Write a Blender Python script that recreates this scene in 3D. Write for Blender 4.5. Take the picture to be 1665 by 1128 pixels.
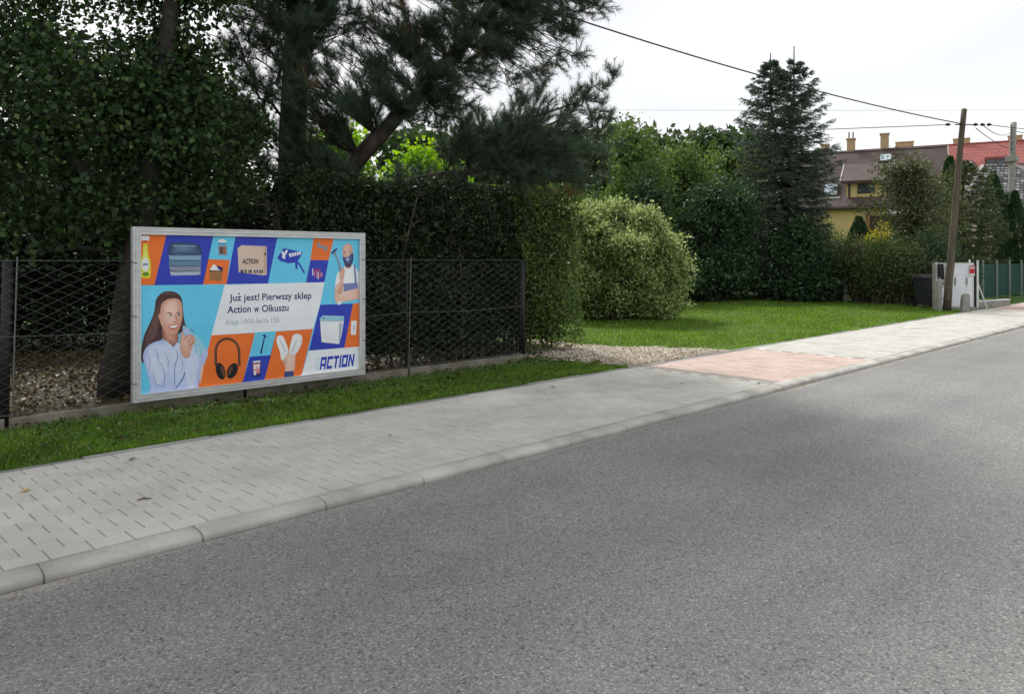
import bpy, math, random
import numpy as np
from mathutils import Vector, Matrix

for o in list(bpy.data.objects):
    bpy.data.objects.remove(o)
scene = bpy.context.scene
COL = scene.collection

# ------------------------------------------------------------------ camera
# World: +X runs along the road, +Y from the road towards the garden fence, Z up, road surface at 0.
YAW = math.radians(45.2)
cam_data = bpy.data.cameras.new('camera')
cam = bpy.data.objects.new('camera', cam_data)
COL.objects.link(cam)
cam.location = (0, 0, 1.6)
cam.rotation_euler = (math.radians(90), 0, YAW - math.radians(90))
cam_data.sensor_width = 36
cam_data.lens = 36 * 1250 / 1665
cam_data.shift_y = -143 / 1665
cam_data.clip_start = 0.05
cam_data.clip_end = 6000
scene.camera = cam

# ------------------------------------------------------------------ sky and sun
SUN_EL, SUN_ROT = math.radians(48), math.radians(24)      # rotation measured from +Y towards +X
world = bpy.data.worlds.new('World')
scene.world = world
world.use_nodes = True
nt = world.node_tree
nt.nodes.clear()
w_out = nt.nodes.new('ShaderNodeOutputWorld')
w_bg = nt.nodes.new('ShaderNodeBackground')
w_bg.inputs['Strength'].default_value = 0.1
w_sky = nt.nodes.new('ShaderNodeTexSky')
w_sky.sky_type = 'NISHITA'
w_sky.sun_disc = False
w_sky.sun_elevation = SUN_EL
w_sky.sun_rotation = SUN_ROT
w_sky.dust_density = 4
w_tc = nt.nodes.new('ShaderNodeTexCoord')
w_map = nt.nodes.new('ShaderNodeMapping')
w_map.inputs['Scale'].default_value = (1.2, 1.2, 4.5)
w_noise = nt.nodes.new('ShaderNodeTexNoise')
w_noise.inputs['Scale'].default_value = 1.7
w_noise.inputs['Detail'].default_value = 4
w_noise.inputs['Roughness'].default_value = 0.45
w_ramp = nt.nodes.new('ShaderNodeValToRGB')
w_ramp.color_ramp.elements[0].position = 0.33
w_ramp.color_ramp.elements[0].color = (3.3, 3.36, 3.46, 1)
w_ramp.color_ramp.elements[1].position = 0.66
w_ramp.color_ramp.elements[1].color = (4.15, 4.17, 4.19, 1)
w_mix = nt.nodes.new('ShaderNodeMix')
w_mix.data_type = 'RGBA'
w_mix.inputs[0].default_value = 0.93
nt.links.new(w_tc.outputs['Generated'], w_map.inputs['Vector'])
nt.links.new(w_map.outputs['Vector'], w_noise.inputs['Vector'])
nt.links.new(w_noise.outputs['Fac'], w_ramp.inputs['Fac'])
nt.links.new(w_sky.outputs['Color'], w_mix.inputs[6])
nt.links.new(w_ramp.outputs['Color'], w_mix.inputs[7])
nt.links.new(w_mix.outputs[2], w_bg.inputs['Color'])
nt.links.new(w_bg.outputs['Background'], w_out.inputs['Surface'])

sun_vec = Vector((math.sin(SUN_ROT) * math.cos(SUN_EL), math.cos(SUN_ROT) * math.cos(SUN_EL), math.sin(SUN_EL)))
sun_data = bpy.data.lights.new('sun', 'SUN')
sun_data.energy = 1.5
sun_data.angle = math.radians(10)
sun_data.color = (1.0, 0.96, 0.9)
sun = bpy.data.objects.new('sun', sun_data)
COL.objects.link(sun)
sun.location = (10, 40, 60)
sun.rotation_euler = (-sun_vec).to_track_quat('-Z', 'Y').to_euler()

vs = scene.view_settings
vs.view_transform = 'Standard'
vs.look = 'None'
vs.exposure = 1.4
vs.gamma = 1.0
vs.use_curve_mapping = False

# ------------------------------------------------------------------ helpers
def rng(seed):
    return np.random.default_rng(seed)

class MB:
    """collects faces of mixed size and builds one mesh"""
    def __init__(s):
        s.v, s.f, s.m, s.n = [], [], [], 0
    def add(s, verts, faces, mat=0):
        verts = np.asarray(verts, float).reshape(-1, 3)
        for f in faces:
            s.f.append([i + s.n for i in f])
            s.m.append(mat)
        s.v.append(verts)
        s.n += len(verts)
        return s
    def box(s, x0, x1, y0, y1, z0, z1, mat=0):
        v = [(x, y, z) for z in (z0, z1) for y in (y0, y1) for x in (x0, x1)]
        f = [(0, 2, 3, 1), (4, 5, 7, 6), (0, 1, 5, 4), (2, 6, 7, 3), (0, 4, 6, 2), (1, 3, 7, 5)]
        return s.add(v, f, mat)
    def prism(s, poly, y0, y1, axis='y', mat=0):
        """poly of 2-D points extruded along an axis: 'y' -> (x,z), 'x' -> (y,z), 'z' -> (x,y)"""
        n = len(poly)
        def P(p, t):
            return (p[0], t, p[1]) if axis == 'y' else (t, p[0], p[1]) if axis == 'x' else (p[0], p[1], t)
        v = [P(p, y0) for p in poly] + [P(p, y1) for p in poly]
        f = [tuple(range(n))[::-1], tuple(range(n, 2 * n))]
        f += [(i, (i + 1) % n, n + (i + 1) % n, n + i) for i in range(n)]
        return s.add(v, f, mat)
    def tube(s, pts, radii, sides=6, mat=0, cap=True):
        pts = np.asarray(pts, float)
        m = len(pts)
        radii = np.broadcast_to(radii, (m,)) if np.ndim(radii) == 0 else np.asarray(radii, float)
        tan = np.gradient(pts, axis=0)
        tan /= np.linalg.norm(tan, axis=1)[:, None] + 1e-9
        ref = np.array([0, 0, 1.0]) if abs(tan[:, 2]).mean() < 0.8 else np.array([1.0, 0, 0])
        u = np.cross(tan, ref)
        u /= np.linalg.norm(u, axis=1)[:, None] + 1e-9
        w = np.cross(tan, u)
        a = np.arange(sides) * 2 * np.pi / sides
        ring = pts[:, None] + radii[:, None, None] * (u[:, None] * np.cos(a)[None, :, None] + w[:, None] * np.sin(a)[None, :, None])
        f = []
        for i in range(m - 1):
            for k in range(sides):
                k2 = (k + 1) % sides
                f.append((i * sides + k, i * sides + k2, (i + 1) * sides + k2, (i + 1) * sides + k))
        if cap:
            f.append(tuple(range(sides))[::-1])
            f.append(tuple((m - 1) * sides + k for k in range(sides)))
        return s.add(ring.reshape(-1, 3), f, mat)
    def mesh(s, name, mats, smooth=False):
        me = bpy.data.meshes.new(name)
        v = np.concatenate(s.v) if s.v else np.zeros((0, 3))
        me.from_pydata(v.tolist(), [], s.f)
        for m in (mats if isinstance(mats, (list, tuple)) else [mats]):
            me.materials.append(m)
        me.polygons.foreach_set('material_index', s.m)
        if smooth:
            me.polygons.foreach_set('use_smooth', [True] * len(s.f))
        me.update()
        return me

def np_mesh(name, verts, tris, mats, midx=None, smooth=False):
    """fast mesh of triangles"""
    me = bpy.data.meshes.new(name)
    verts = np.ascontiguousarray(verts, np.float32)
    tris = np.ascontiguousarray(tris, np.int32)
    me.vertices.add(len(verts))
    me.vertices.foreach_set('co', verts.ravel())
    me.loops.add(tris.size)
    me.loops.foreach_set('vertex_index', tris.ravel())
    me.polygons.add(len(tris))
    me.polygons.foreach_set('loop_start', np.arange(len(tris), dtype=np.int32) * 3)
    for m in (mats if isinstance(mats, (list, tuple)) else [mats]):
        me.materials.append(m)
    if midx is not None:
        me.polygons.foreach_set('material_index', np.ascontiguousarray(midx, np.int32))
    if smooth:
        me.polygons.foreach_set('use_smooth', np.ones(len(tris), bool))
    me.update(calc_edges=True)
    me.validate()
    return me

def link(name, mesh, parent=None, loc=(0, 0, 0), rot=(0, 0, 0)):
    o = bpy.data.objects.new(name, mesh)
    COL.objects.link(o)
    o.location = loc
    o.rotation_euler = rot
    if parent is not None:
        o.parent = parent
    return o

def tag(o, label, cat, group=None):
    o['label'] = label
    o['category'] = cat
    if group:
        o['group'] = group
    return o

def thing(name, label, cat, loc=(0, 0, 0), rz=0.0, group=None):
    o = link(name, None, None, loc, (0, 0, rz))
    o.empty_display_size = 0.2
    return tag(o, label, cat, group)

def struct(name, mesh, loc=(0, 0, 0)):
    o = link(name, mesh, None, loc)
    o['kind'] = 'structure'
    return o

def copy_tree(root, loc, rz=0.0, label=None, group=None, scale=None):
    r = root.copy()
    COL.objects.link(r)
    r.location = loc
    r.rotation_euler = (0, 0, rz)
    if scale:
        r.scale = scale
    if label:
        r['label'] = label
    if group:
        r['group'] = group
    for ch in list(root.children):
        c = ch.copy()
        COL.objects.link(c)
        c.parent = r
        for g in list(ch.children):
            d = g.copy()
            COL.objects.link(d)
            d.parent = c
    return r

# ------------------------------------------------------------------ materials
def rgb(c):
    return (c[0], c[1], c[2], 1)

def base_mat(name, rough=0.8, spec=0.3, metal=0.0):
    m = bpy.data.materials.new(name)
    m.use_nodes = True
    t = m.node_tree
    b = t.nodes['Principled BSDF']
    b.inputs['Roughness'].default_value = rough
    b.inputs['Specular IOR Level'].default_value = spec
    b.inputs['Metallic'].default_value = metal
    return m, t, b

def noise_node(t, scale, detail=4, rough=0.55, coord='Object', stretch=None):
    tc = t.nodes.new('ShaderNodeTexCoord')
    n = t.nodes.new('ShaderNodeTexNoise')
    n.inputs['Scale'].default_value = scale
    n.inputs['Detail'].default_value = detail
    n.inputs['Roughness'].default_value = rough
    src = tc.outputs[coord]
    if stretch:
        mp = t.nodes.new('ShaderNodeMapping')
        mp.inputs['Scale'].default_value = stretch
        t.links.new(src, mp.inputs['Vector'])
        src = mp.outputs['Vector']
    t.links.new(src, n.inputs['Vector'])
    return n

def ramp(t, src, stops):
    r = t.nodes.new('ShaderNodeValToRGB')
    cr = r.color_ramp
    while len(cr.elements) < len(stops):
        cr.elements.new(0.5)
    for e, (p, c) in zip(cr.elements, stops):
        e.position = p
        e.color = rgb(c) if len(c) == 3 else c
    t.links.new(src, r.inputs['Fac'])
    return r

def mixc(t, fac, a, b, mode='MIX'):
    m = t.nodes.new('ShaderNodeMix')
    m.data_type = 'RGBA'
    m.blend_type = mode
    for sock, val in ((m.inputs[0], fac), (m.inputs[6], a), (m.inputs[7], b)):
        if hasattr(val, 'is_linked') or isinstance(val, bpy.types.NodeSocket):
            t.links.new(val, sock)
        elif isinstance(val, (int, float)):
            sock.default_value = val
        else:
            sock.default_value = rgb(val)
    return m.outputs[2]

def bump(t, b, src, strength=0.3, dist=0.01):
    n = t.nodes.new('ShaderNodeBump')
    n.inputs['Strength'].default_value = strength
    n.inputs['Distance'].default_value = dist
    t.links.new(src, n.inputs['Height'])
    t.links.new(n.outputs['Normal'], b.inputs['Normal'])
    return n

def noisy_mat(name, c1, c2, scale=6, rough=0.85, spec=0.25, bump_scale=60, bump_str=0.25, bump_dist=0.004, metal=0.0, stretch=None, detail=5):
    m, t, b = base_mat(name, rough, spec, metal)
    n = noise_node(t, scale, detail, 0.6, stretch=stretch)
    r = ramp(t, n.outputs['Fac'], [(0.3, c1), (0.7, c2)])
    t.links.new(r.outputs['Color'], b.inputs['Base Color'])
    if bump_str:
        n2 = noise_node(t, bump_scale, 4, 0.6, stretch=stretch)
        bump(t, b, n2.outputs['Fac'], bump_str, bump_dist)
    return m

def flat_mat(name, c, rough=0.6, spec=0.3, metal=0.0, vary=0.12):
    return noisy_mat(name, [x * (1 - vary) for x in c], [min(1, x * (1 + vary)) for x in c], 5, rough, spec, 40, 0.1, 0.002, metal)

def leaf_mat(name, stops, trans=0.3, rough=0.5, spec=0.35, clump=0.8):
    """leaf colour varies from leaf to leaf; light passes through the blade"""
    m, t, b = base_mat(name, rough, spec)
    g = t.nodes.new('ShaderNodeNewGeometry')
    r = ramp(t, g.outputs['Random Per Island'], stops)
    n = noise_node(t, 1.1, 2)
    hs = t.nodes.new('ShaderNodeHueSaturation')
    mr = t.nodes.new('ShaderNodeMapRange')
    mr.inputs[1].default_value = 0.3
    mr.inputs[2].default_value = 0.7
    mr.inputs[3].default_value = clump
    mr.inputs[4].default_value = 2 - clump
    t.links.new(n.outputs['Fac'], mr.inputs[0])
    t.links.new(mr.outputs[0], hs.inputs['Value'])
    t.links.new(r.outputs['Color'], hs.inputs['Color'])
    t.links.new(hs.outputs['Color'], b.inputs['Base Color'])
    if trans:
        tr = t.nodes.new('ShaderNodeBsdfTranslucent')
        hs2 = t.nodes.new('ShaderNodeHueSaturation')
        hs2.inputs['Saturation'].default_value = 1.15
        hs2.inputs['Value'].default_value = 1.5
        hs2.inputs['Hue'].default_value = 0.49
        t.links.new(hs.outputs['Color'], hs2.inputs['Color'])
        t.links.new(hs2.outputs['Color'], tr.inputs['Color'])
        ms = t.nodes.new('ShaderNodeMixShader')
        ms.inputs[0].default_value = trans
        t.links.new(b.outputs[0], ms.inputs[1])
        t.links.new(tr.outputs[0], ms.inputs[2])
        t.links.new(ms.outputs[0], t.nodes['Material Output'].inputs['Surface'])
    return m

def paver_mat(name, c_lo, c_hi, dirt=0.86):
    m, t, b = base_mat(name, 0.9, 0.2)
    oi = t.nodes.new('ShaderNodeObjectInfo')
    g = t.nodes.new('ShaderNodeNewGeometry')
    ad = t.nodes.new('ShaderNodeMath')
    ad.operation = 'ADD'
    t.links.new(oi.outputs['Random'], ad.inputs[0])
    t.links.new(g.outputs['Random Per Island'], ad.inputs[1])
    fr = t.nodes.new('ShaderNodeMath')
    fr.operation = 'FRACT'
    t.links.new(ad.outputs[0], fr.inputs[0])
    r = ramp(t, fr.outputs[0], [(0.0, c_lo), (1.0, c_hi)])
    tc = t.nodes.new('ShaderNodeNewGeometry')
    n = t.nodes.new('ShaderNodeTexNoise')
    n.inputs['Scale'].default_value = 1.6
    n.inputs['Detail'].default_value = 6
    n.inputs['Roughness'].default_value = 0.65
    t.links.new(tc.outputs['Position'], n.inputs['Vector'])
    n2 = t.nodes.new('ShaderNodeTexNoise')
    n2.inputs['Scale'].default_value = 160
    n2.inputs['Detail'].default_value = 3
    t.links.new(tc.outputs['Position'], n2.inputs['Vector'])
    r1 = ramp(t, n.outputs['Fac'], [(0.32, (dirt, dirt * 0.985, dirt * 0.955)), (0.6, (1.03, 1.03, 1.02))])
    r2 = ramp(t, n2.outputs['Fac'], [(0.3, (0.84, 0.84, 0.84)), (0.7, (1.1, 1.1, 1.1))])
    c = mixc(t, 1.0, r.outputs['Color'], r1.outputs['Color'], 'MULTIPLY')
    c = mixc(t, 1.0, c, r2.outputs['Color'], 'MULTIPLY')
    t.links.new(c, b.inputs['Base Color'])
    bump(t, b, n2.outputs['Fac'], 0.35, 0.002)
    return m

M = {}
M['paver'] = paver_mat('paver_grey', (0.49, 0.483, 0.447), (0.53, 0.523, 0.487))
M['paver_red'] = paver_mat('paver_red', (0.51, 0.40, 0.36), (0.57, 0.45, 0.41))
M['kerb'] = paver_mat('kerb_concrete', (0.46, 0.45, 0.41), (0.52, 0.51, 0.47), 0.62)
M['edging'] = paver_mat('edging_concrete', (0.26, 0.26, 0.265), (0.36, 0.36, 0.36), 0.6)
M['joint_sand'] = noisy_mat('joint_sand', (0.24, 0.225, 0.19), (0.36, 0.34, 0.3), 20)
M['plinth'] = noisy_mat('mossy_concrete', (0.13, 0.115, 0.085), (0.27, 0.25, 0.2), 5, bump_scale=30, bump_str=0.6, bump_dist=0.01)
M['soil'] = noisy_mat('garden_soil', (0.03, 0.024, 0.013), (0.07, 0.056, 0.03), 8, bump_scale=25, bump_str=0.8, bump_dist=0.03)
M['turf'] = noisy_mat('turf', (0.045, 0.09, 0.012), (0.085, 0.16, 0.02), 3, bump_scale=40, bump_str=0.8, bump_dist=0.02)
M['far_ground'] = noisy_mat('far_meadow', (0.05, 0.08, 0.02), (0.09, 0.12, 0.035), 0.05, bump_str=0)
M['gravel_bed'] = noisy_mat('gravel_bed', (0.30, 0.25, 0.19), (0.48, 0.42, 0.34), 18, bump_scale=60, bump_str=0.8, bump_dist=0.02)
M['bark_pine'] = noisy_mat('pine_bark', (0.022, 0.018, 0.016), (0.075, 0.06, 0.05), 9, bump_scale=14, bump_str=1.0, bump_dist=0.03, stretch=(1, 1, 0.3))
M['bark'] = noisy_mat('dark_bark', (0.014, 0.012, 0.01), (0.045, 0.038, 0.03), 9, bump_scale=20, bump_str=0.9, bump_dist=0.02, stretch=(1, 1, 0.25))
M['twig'] = noisy_mat('twig_wood', (0.06, 0.05, 0.035), (0.13, 0.105, 0.08), 12, bump_str=0)
M['alu'] = noisy_mat('brushed_aluminium', (0.56, 0.57, 0.57), (0.72, 0.73, 0.73), 14, 0.45, 0.5, 120, 0.06, 0.001, 0.6, stretch=(0.3, 1, 1))
M['galv'] = noisy_mat('galvanised_wire', (0.10, 0.104, 0.104), (0.18, 0.185, 0.185), 30, 0.5, 0.5, 60, 0, 0.001, 0.5)
M['black_metal'] = flat_mat('black_painted_steel', (0.015, 0.015, 0.016), 0.55)
M['cable'] = flat_mat('black_cable', (0.02, 0.02, 0.022), 0.6)
M['pole_wood'] = noisy_mat('weathered_pole', (0.06, 0.05, 0.034), (0.15, 0.13, 0.095), 7, bump_scale=30, bump_str=0.6, bump_dist=0.01, stretch=(1, 1, 0.12))
M['concrete'] = noisy_mat('old_concrete', (0.22, 0.215, 0.19), (0.36, 0.35, 0.32), 6, bump_scale=60, bump_str=0.4)

# foliage
M['leaf_tree'] = leaf_mat('broad_leaf', [(0.0, (0.014, 0.032, 0.012)), (0.6, (0.03, 0.066, 0.02)), (0.93, (0.06, 0.12, 0.032)), (1.0, (0.14, 0.20, 0.07))], 0.3)
M['leaf_back'] = leaf_mat('background_leaf', [(0.0, (0.025, 0.05, 0.018)), (1.0, (0.06, 0.11, 0.03))], 0.3)
M['leaf_bright'] = leaf_mat('bright_leaf', [(0.0, (0.10, 0.22, 0.025)), (1.0, (0.24, 0.40, 0.05))], 0.5)
M['leaf_hedge'] = leaf_mat('hedge_leaf', [(0.0, (0.04, 0.075, 0.018)), (0.7, (0.09, 0.15, 0.034)), (1.0, (0.16, 0.22, 0.06))], 0.3)  # lit copy of the hedge leaf, brightened to carry light on the hedge end
M['leaf_shade'] = leaf_mat('shade_hedge_leaf', [(0.0, (0.009, 0.018, 0.007)), (0.8, (0.022, 0.042, 0.013)), (1.0, (0.05, 0.08, 0.022))], 0.2)  # darker copy of the hedge leaf, tree shade painted into the colour
M['leaf_variegated'] = leaf_mat('variegated_leaf', [(0.0, (0.045, 0.10, 0.03)), (0.35, (0.11, 0.19, 0.055)), (0.5, (0.30, 0.38, 0.14)), (1.0, (0.58, 0.60, 0.30))], 0.3)
M['leaf_dark'] = leaf_mat('dark_shrub_leaf', [(0.0, (0.025, 0.055, 0.028)), (0.8, (0.05, 0.10, 0.042)), (1.0, (0.085, 0.145, 0.06))], 0.25)
M['leaf_mid'] = leaf_mat('mid_green_leaf', [(0.0, (0.05, 0.095, 0.025)), (0.8, (0.115, 0.185, 0.05)), (1.0, (0.19, 0.25, 0.09))], 0.35)
M['leaf_apple'] = leaf_mat('olive_leaf', [(0.0, (0.05, 0.07, 0.025)), (0.7, (0.10, 0.13, 0.05)), (0.96, (0.16, 0.17, 0.08)), (1.0, (0.30, 0.28, 0.18))], 0.3)
M['leaf_yellow'] = leaf_mat('yellow_leaf', [(0.0, (0.25, 0.26, 0.02)), (1.0, (0.55, 0.50, 0.04))], 0.3)
M['leaf_thuja'] = leaf_mat('thuja_spray', [(0.0, (0.018, 0.05, 0.022)), (1.0, (0.045, 0.10, 0.035))], 0.12)
M['needle'] = leaf_mat('pine_needle', [(0.0, (0.028, 0.058, 0.034)), (0.8, (0.055, 0.10, 0.056)), (1.0, (0.095, 0.145, 0.075))], 0.12)
M['needle_dead'] = leaf_mat('dead_needle', [(0.0, (0.10, 0.05, 0.025)), (1.0, (0.24, 0.13, 0.06))], 0.1)
M['needle_spruce'] = leaf_mat('spruce_needle', [(0.0, (0.05, 0.085, 0.058)), (1.0, (0.115, 0.165, 0.11))], 0.15)
M['needle_larch'] = leaf_mat('larch_needle', [(0.0, (0.06, 0.085, 0.03)), (1.0, (0.13, 0.16, 0.065))], 0.2)
M['grass'] = leaf_mat('grass_blade', [(0.0, (0.06, 0.135, 0.012)), (0.75, (0.135, 0.26, 0.02)), (0.90, (0.22, 0.34, 0.045)), (1.0, (0.42, 0.37, 0.16))], 0.35, clump=0.72)
M['weed'] = leaf_mat('weed_leaf', [(0.0, (0.035, 0.075, 0.015)), (0.8, (0.09, 0.16, 0.03)), (1.0, (0.17, 0.25, 0.07))], 0.3)
M['litter'] = leaf_mat('fallen_leaf', [(0.0, (0.032, 0.024, 0.009)), (0.7, (0.085, 0.068, 0.024)), (0.95, (0.13, 0.10, 0.036)), (1.0, (0.34, 0.29, 0.13))], 0.1)

# ------------------------------------------------------------------ vegetation tools
def unit(v):
    return v / (np.linalg.norm(v, axis=-1, keepdims=True) + 1e-9)

def rand_dirs(r, n):
    return unit(r.normal(size=(n, 3)))

def leaf_faces(r, P, D, L, wr=0.6, fold=0.25):
    """kite-shaped leaf blades: base P, axis D, length L"""
    n = len(P)
    D = unit(D)
    S = unit(np.cross(D, rand_dirs(r, n)))
    N = np.cross(D, S)
    L = np.broadcast_to(L, (n,))[:, None]
    mid = P + D * L * 0.45
    v = np.stack([P, mid + S * L * wr * 0.5 + N * L * fold * wr * 0.5, P + D * L, mid - S * L * wr * 0.5 + N * L * fold * wr * 0.5], 1).reshape(-1, 3)
    i = np.arange(n)[:, None] * 4
    t = np.concatenate([i + [0, 1, 2], i + [0, 2, 3]], 1).reshape(-1, 3)
    return v, t

def needle_faces(r, P, D, L, w):
    n = len(P)
    D = unit(D)
    S = unit(np.cross(D, rand_dirs(r, n)))
    L = np.broadcast_to(L, (n,))[:, None]
    v = np.stack([P - S * w * 0.5, P + S * w * 0.5, P + D * L], 1).reshape(-1, 3)
    return v, np.arange(3 * n).reshape(-1, 3)

def join(parts):
    vs_, ts_, k = [], [], 0
    for v, t in parts:
        vs_.append(v)
        ts_.append(t + k)
        k += len(v)
    return np.concatenate(vs_), np.concatenate(ts_)

def frusta(A, B, ra, rb, sides):
    """one open tapered tube for every segment A->B"""
    n = len(A)
    T = unit(B - A)
    ref = np.where(np.abs(T[:, 2:3]) < 0.9, np.array([[0, 0, 1.0]]), np.array([[1.0, 0, 0]]))
    u = unit(np.cross(T, ref))
    w = np.cross(T, u)
    a = np.arange(sides) * 2 * np.pi / sides
    off = u[:, None] * np.cos(a)[None, :, None] + w[:, None] * np.sin(a)[None, :, None]
    ringA = A[:, None] + off * ra[:, None, None]
    ringB = B[:, None] + off * rb[:, None, None]
    v = np.concatenate([ringA, ringB], 1).reshape(-1, 3)
    base = np.arange(n)[:, None] * (2 * sides)
    t = []
    for k in range(sides):
        k2 = (k + 1) % sides
        t.append(base + [k, k2, sides + k2])
        t.append(base + [k, sides + k2, sides + k])
    return v, np.concatenate(t, 0)

def branch_net(roots, root_parent, pts, bf=0.35, seed=0, jitter=0.06):
    """grows a branch network from a trunk (roots) through a cloud of crown points"""
    r = rng(seed)
    nodes = [np.array(p, float) for p in roots]
    par = list(root_parent)
    plen = [0.0]
    for i in range(1, len(nodes)):
        plen.append(plen[par[i]] + np.linalg.norm(nodes[i] - nodes[par[i]]))
    pts = np.asarray(pts, float)
    N = len(pts)
    best = np.full(N, 1e9)
    bpar = np.zeros(N, int)
    for i, p in enumerate(nodes):
        d = np.linalg.norm(pts - p, axis=1)
        c = d + bf * (plen[i] * 0.35) + np.maximum(0, p[2] - pts[:, 2] - 0.1) * 0.25
        k = c < best
        best[k] = c[k]
        bpar[k] = i
    done = np.zeros(N, bool)
    for _ in range(N):
        j = int(np.argmin(np.where(done, 1e9, best)))
        done[j] = True
        q = bpar[j]
        a, b = nodes[q], pts[j]
        L = np.linalg.norm(b - a)
        if L > 0.5:                                 # a crooked mid point on long branches
            nodes.append((a + b) / 2 + r.normal(size=3) * jitter * L + np.array([0, 0, 0.05 * L]))
            par.append(q)
            plen.append(plen[q] + L / 2)
            q = len(nodes) - 1
        nodes.append(b)
        par.append(q)
        plen.append(plen[q] + np.linalg.norm(b - nodes[q]))
        i = len(nodes) - 1
        d = np.linalg.norm(pts - b, axis=1)
        c = d + bf * plen[i]
        k = (c < best) & ~done
        best[k] = c[k]
        bpar[k] = i
    return np.array(nodes), np.array(par)

def branch_mesh(nodes, par, nroot, root_r, tip=0.006, power=2.3):
    n = len(nodes)
    w = np.full(n, tip ** power)
    for i in range(n - 1, -1, -1):
        if par[i] >= 0 and i >= nroot:
            w[par[i]] += w[i]
    rad = w ** (1 / power)
    rad[:nroot] = root_r
    for i in range(nroot, n):
        rad[i] = min(rad[i], rad[par[i]] * 0.85)
    idx = np.arange(nroot, n)
    A, B = nodes[par[idx]], nodes[idx]
    ra = np.minimum(rad[par[idx]], rad[idx] * 1.25)
    return frusta(A, B, ra, rad[idx], 5), rad

def blob_points(r, blobs, dens):
    out = []
    for (x, y, z, rad) in blobs:
        n = max(3, int(dens * rad ** 2.2))
        d = rand_dirs(r, n) * (r.random((n, 1)) ** 0.45) * rad
        out.append(np.array([x, y, z]) + d)
    return np.concatenate(out)

# ================================================================== the setting
FWD = (math.cos(YAW), math.sin(YAW))
def depth(x, y):
    return x * FWD[0] + y * FWD[1]
def side(x, y):
    return x * FWD[1] - y * FWD[0]

def sheet(name, x0, x1, y0, y1, z, mat):
    return struct(name, MB().add([(x0, y0, z), (x1, y0, z), (x1, y1, z), (x0, y1, z)], [(0, 1, 2, 3)]).mesh(name, mat))

sheet('ground', -2500, 2500, -2500, 2500, -0.3, M['far_ground'])

# --- road: worn asphalt with sand swept against the kerb
def asphalt_mat():
    m, t, b = base_mat('asphalt', 0.82, 0.35)
    agg = t.nodes.new('ShaderNodeTexVoronoi')
    agg.inputs['Scale'].default_value = 110
    tc = t.nodes.new('ShaderNodeTexCoord')
    t.links.new(tc.outputs['Object'], agg.inputs['Vector'])
    sepc = t.nodes.new('ShaderNodeSeparateColor')
    t.links.new(agg.outputs['Color'], sepc.inputs[0])
    stone = ramp(t, sepc.outputs[0], [(0.0, (0.18, 0.182, 0.182)), (0.5, (0.235, 0.236, 0.234)), (0.9, (0.29, 0.29, 0.284)), (1.0, (0.42, 0.415, 0.40))])
    rim = ramp(t, agg.outputs['Distance'], [(0.3, (1, 1, 1)), (0.8, (0.7, 0.7, 0.7))])
    c = mixc(t, 1.0, stone.outputs['Color'], rim.outputs['Color'], 'MULTIPLY')
    n1 = noise_node(t, 0.5, 5, 0.6)
    r1 = ramp(t, n1.outputs['Fac'], [(0.32, (0.86, 0.87, 0.88)), (0.68, (1.14, 1.13, 1.1))])
    c = mixc(t, 1.0, c, r1.outputs['Color'], 'MULTIPLY')
    n2 = noise_node(t, 75, 4, 0.7)
    r2 = ramp(t, n2.outputs['Fac'], [(0.3, (0.82, 0.82, 0.82)), (0.5, (1, 1, 1)), (0.72, (1.14, 1.13, 1.11))])
    c = mixc(t, 1.0, c, r2.outputs['Color'], 'MULTIPLY')
    n4 = noise_node(t, 0.9, 3, 0.5, stretch=(0.12, 1.6, 1))
    r4 = ramp(t, n4.outputs['Fac'], [(0.35, (0.91, 0.915, 0.92)), (0.65, (1.08, 1.075, 1.06))])
    c = mixc(t, 1.0, c, r4.outputs['Color'], 'MULTIPLY')
    # coarse pits between the larger chippings
    pit = t.nodes.new('ShaderNodeTexVoronoi')
    pit.inputs['Scale'].default_value = 85
    t.links.new(tc.outputs['Object'], pit.inputs['Vector'])
    sp = t.nodes.new('ShaderNodeSeparateColor')
    t.links.new(pit.outputs['Color'], sp.inputs[0])
    pr = ramp(t, sp.outputs[1], [(0.88, (1, 1, 1)), (0.96, (0.55, 0.55, 0.55))])
    c = mixc(t, 1.0, c, pr.outputs['Color'], 'MULTIPLY')
    # sand against the kerb (y 4.0 .. 4.33)
    sep = t.nodes.new('ShaderNodeSeparateXYZ')
    t.links.new(tc.outputs['Object'], sep.inputs[0])
    n3 = noise_node(t, 1.3, 5, 0.65, stretch=(0.6, 3, 1))
    ma = t.nodes.new('ShaderNodeMath')
    ma.operation = 'MULTIPLY_ADD'
    ma.inputs[1].default_value = 0.55
    t.links.new(n3.outputs['Fac'], ma.inputs[0])
    t.links.new(sep.outputs['Y'], ma.inputs[2])
    sand = ramp(t, ma.outputs[0], [(0.0, (0, 0, 0)), (1.0, (1, 1, 1))])
    mr = t.nodes.new('ShaderNodeMapRange')
    mr.inputs[1].default_value = 4.50
    mr.inputs[2].default_value = 4.66
    mr.inputs[3].default_value = 0.0
    mr.inputs[4].default_value = 0.8
    t.links.new(ma.outputs[0], mr.inputs[0])
    c = mixc(t, mr.outputs[0], c, (0.33, 0.30, 0.25))
    t.links.new(c, b.inputs['Base Color'])
    h = mixc(t, 0.5, agg.outputs['Distance'], n2.outputs['Fac'])
    bump(t, b, h, 0.5, 0.004)
    return m
M['asphalt'] = asphalt_mat()
struct('road', MB().box(-40, 160, -3.4, 4.312, -0.28, 0.0).mesh('road', M['asphalt']))

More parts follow.
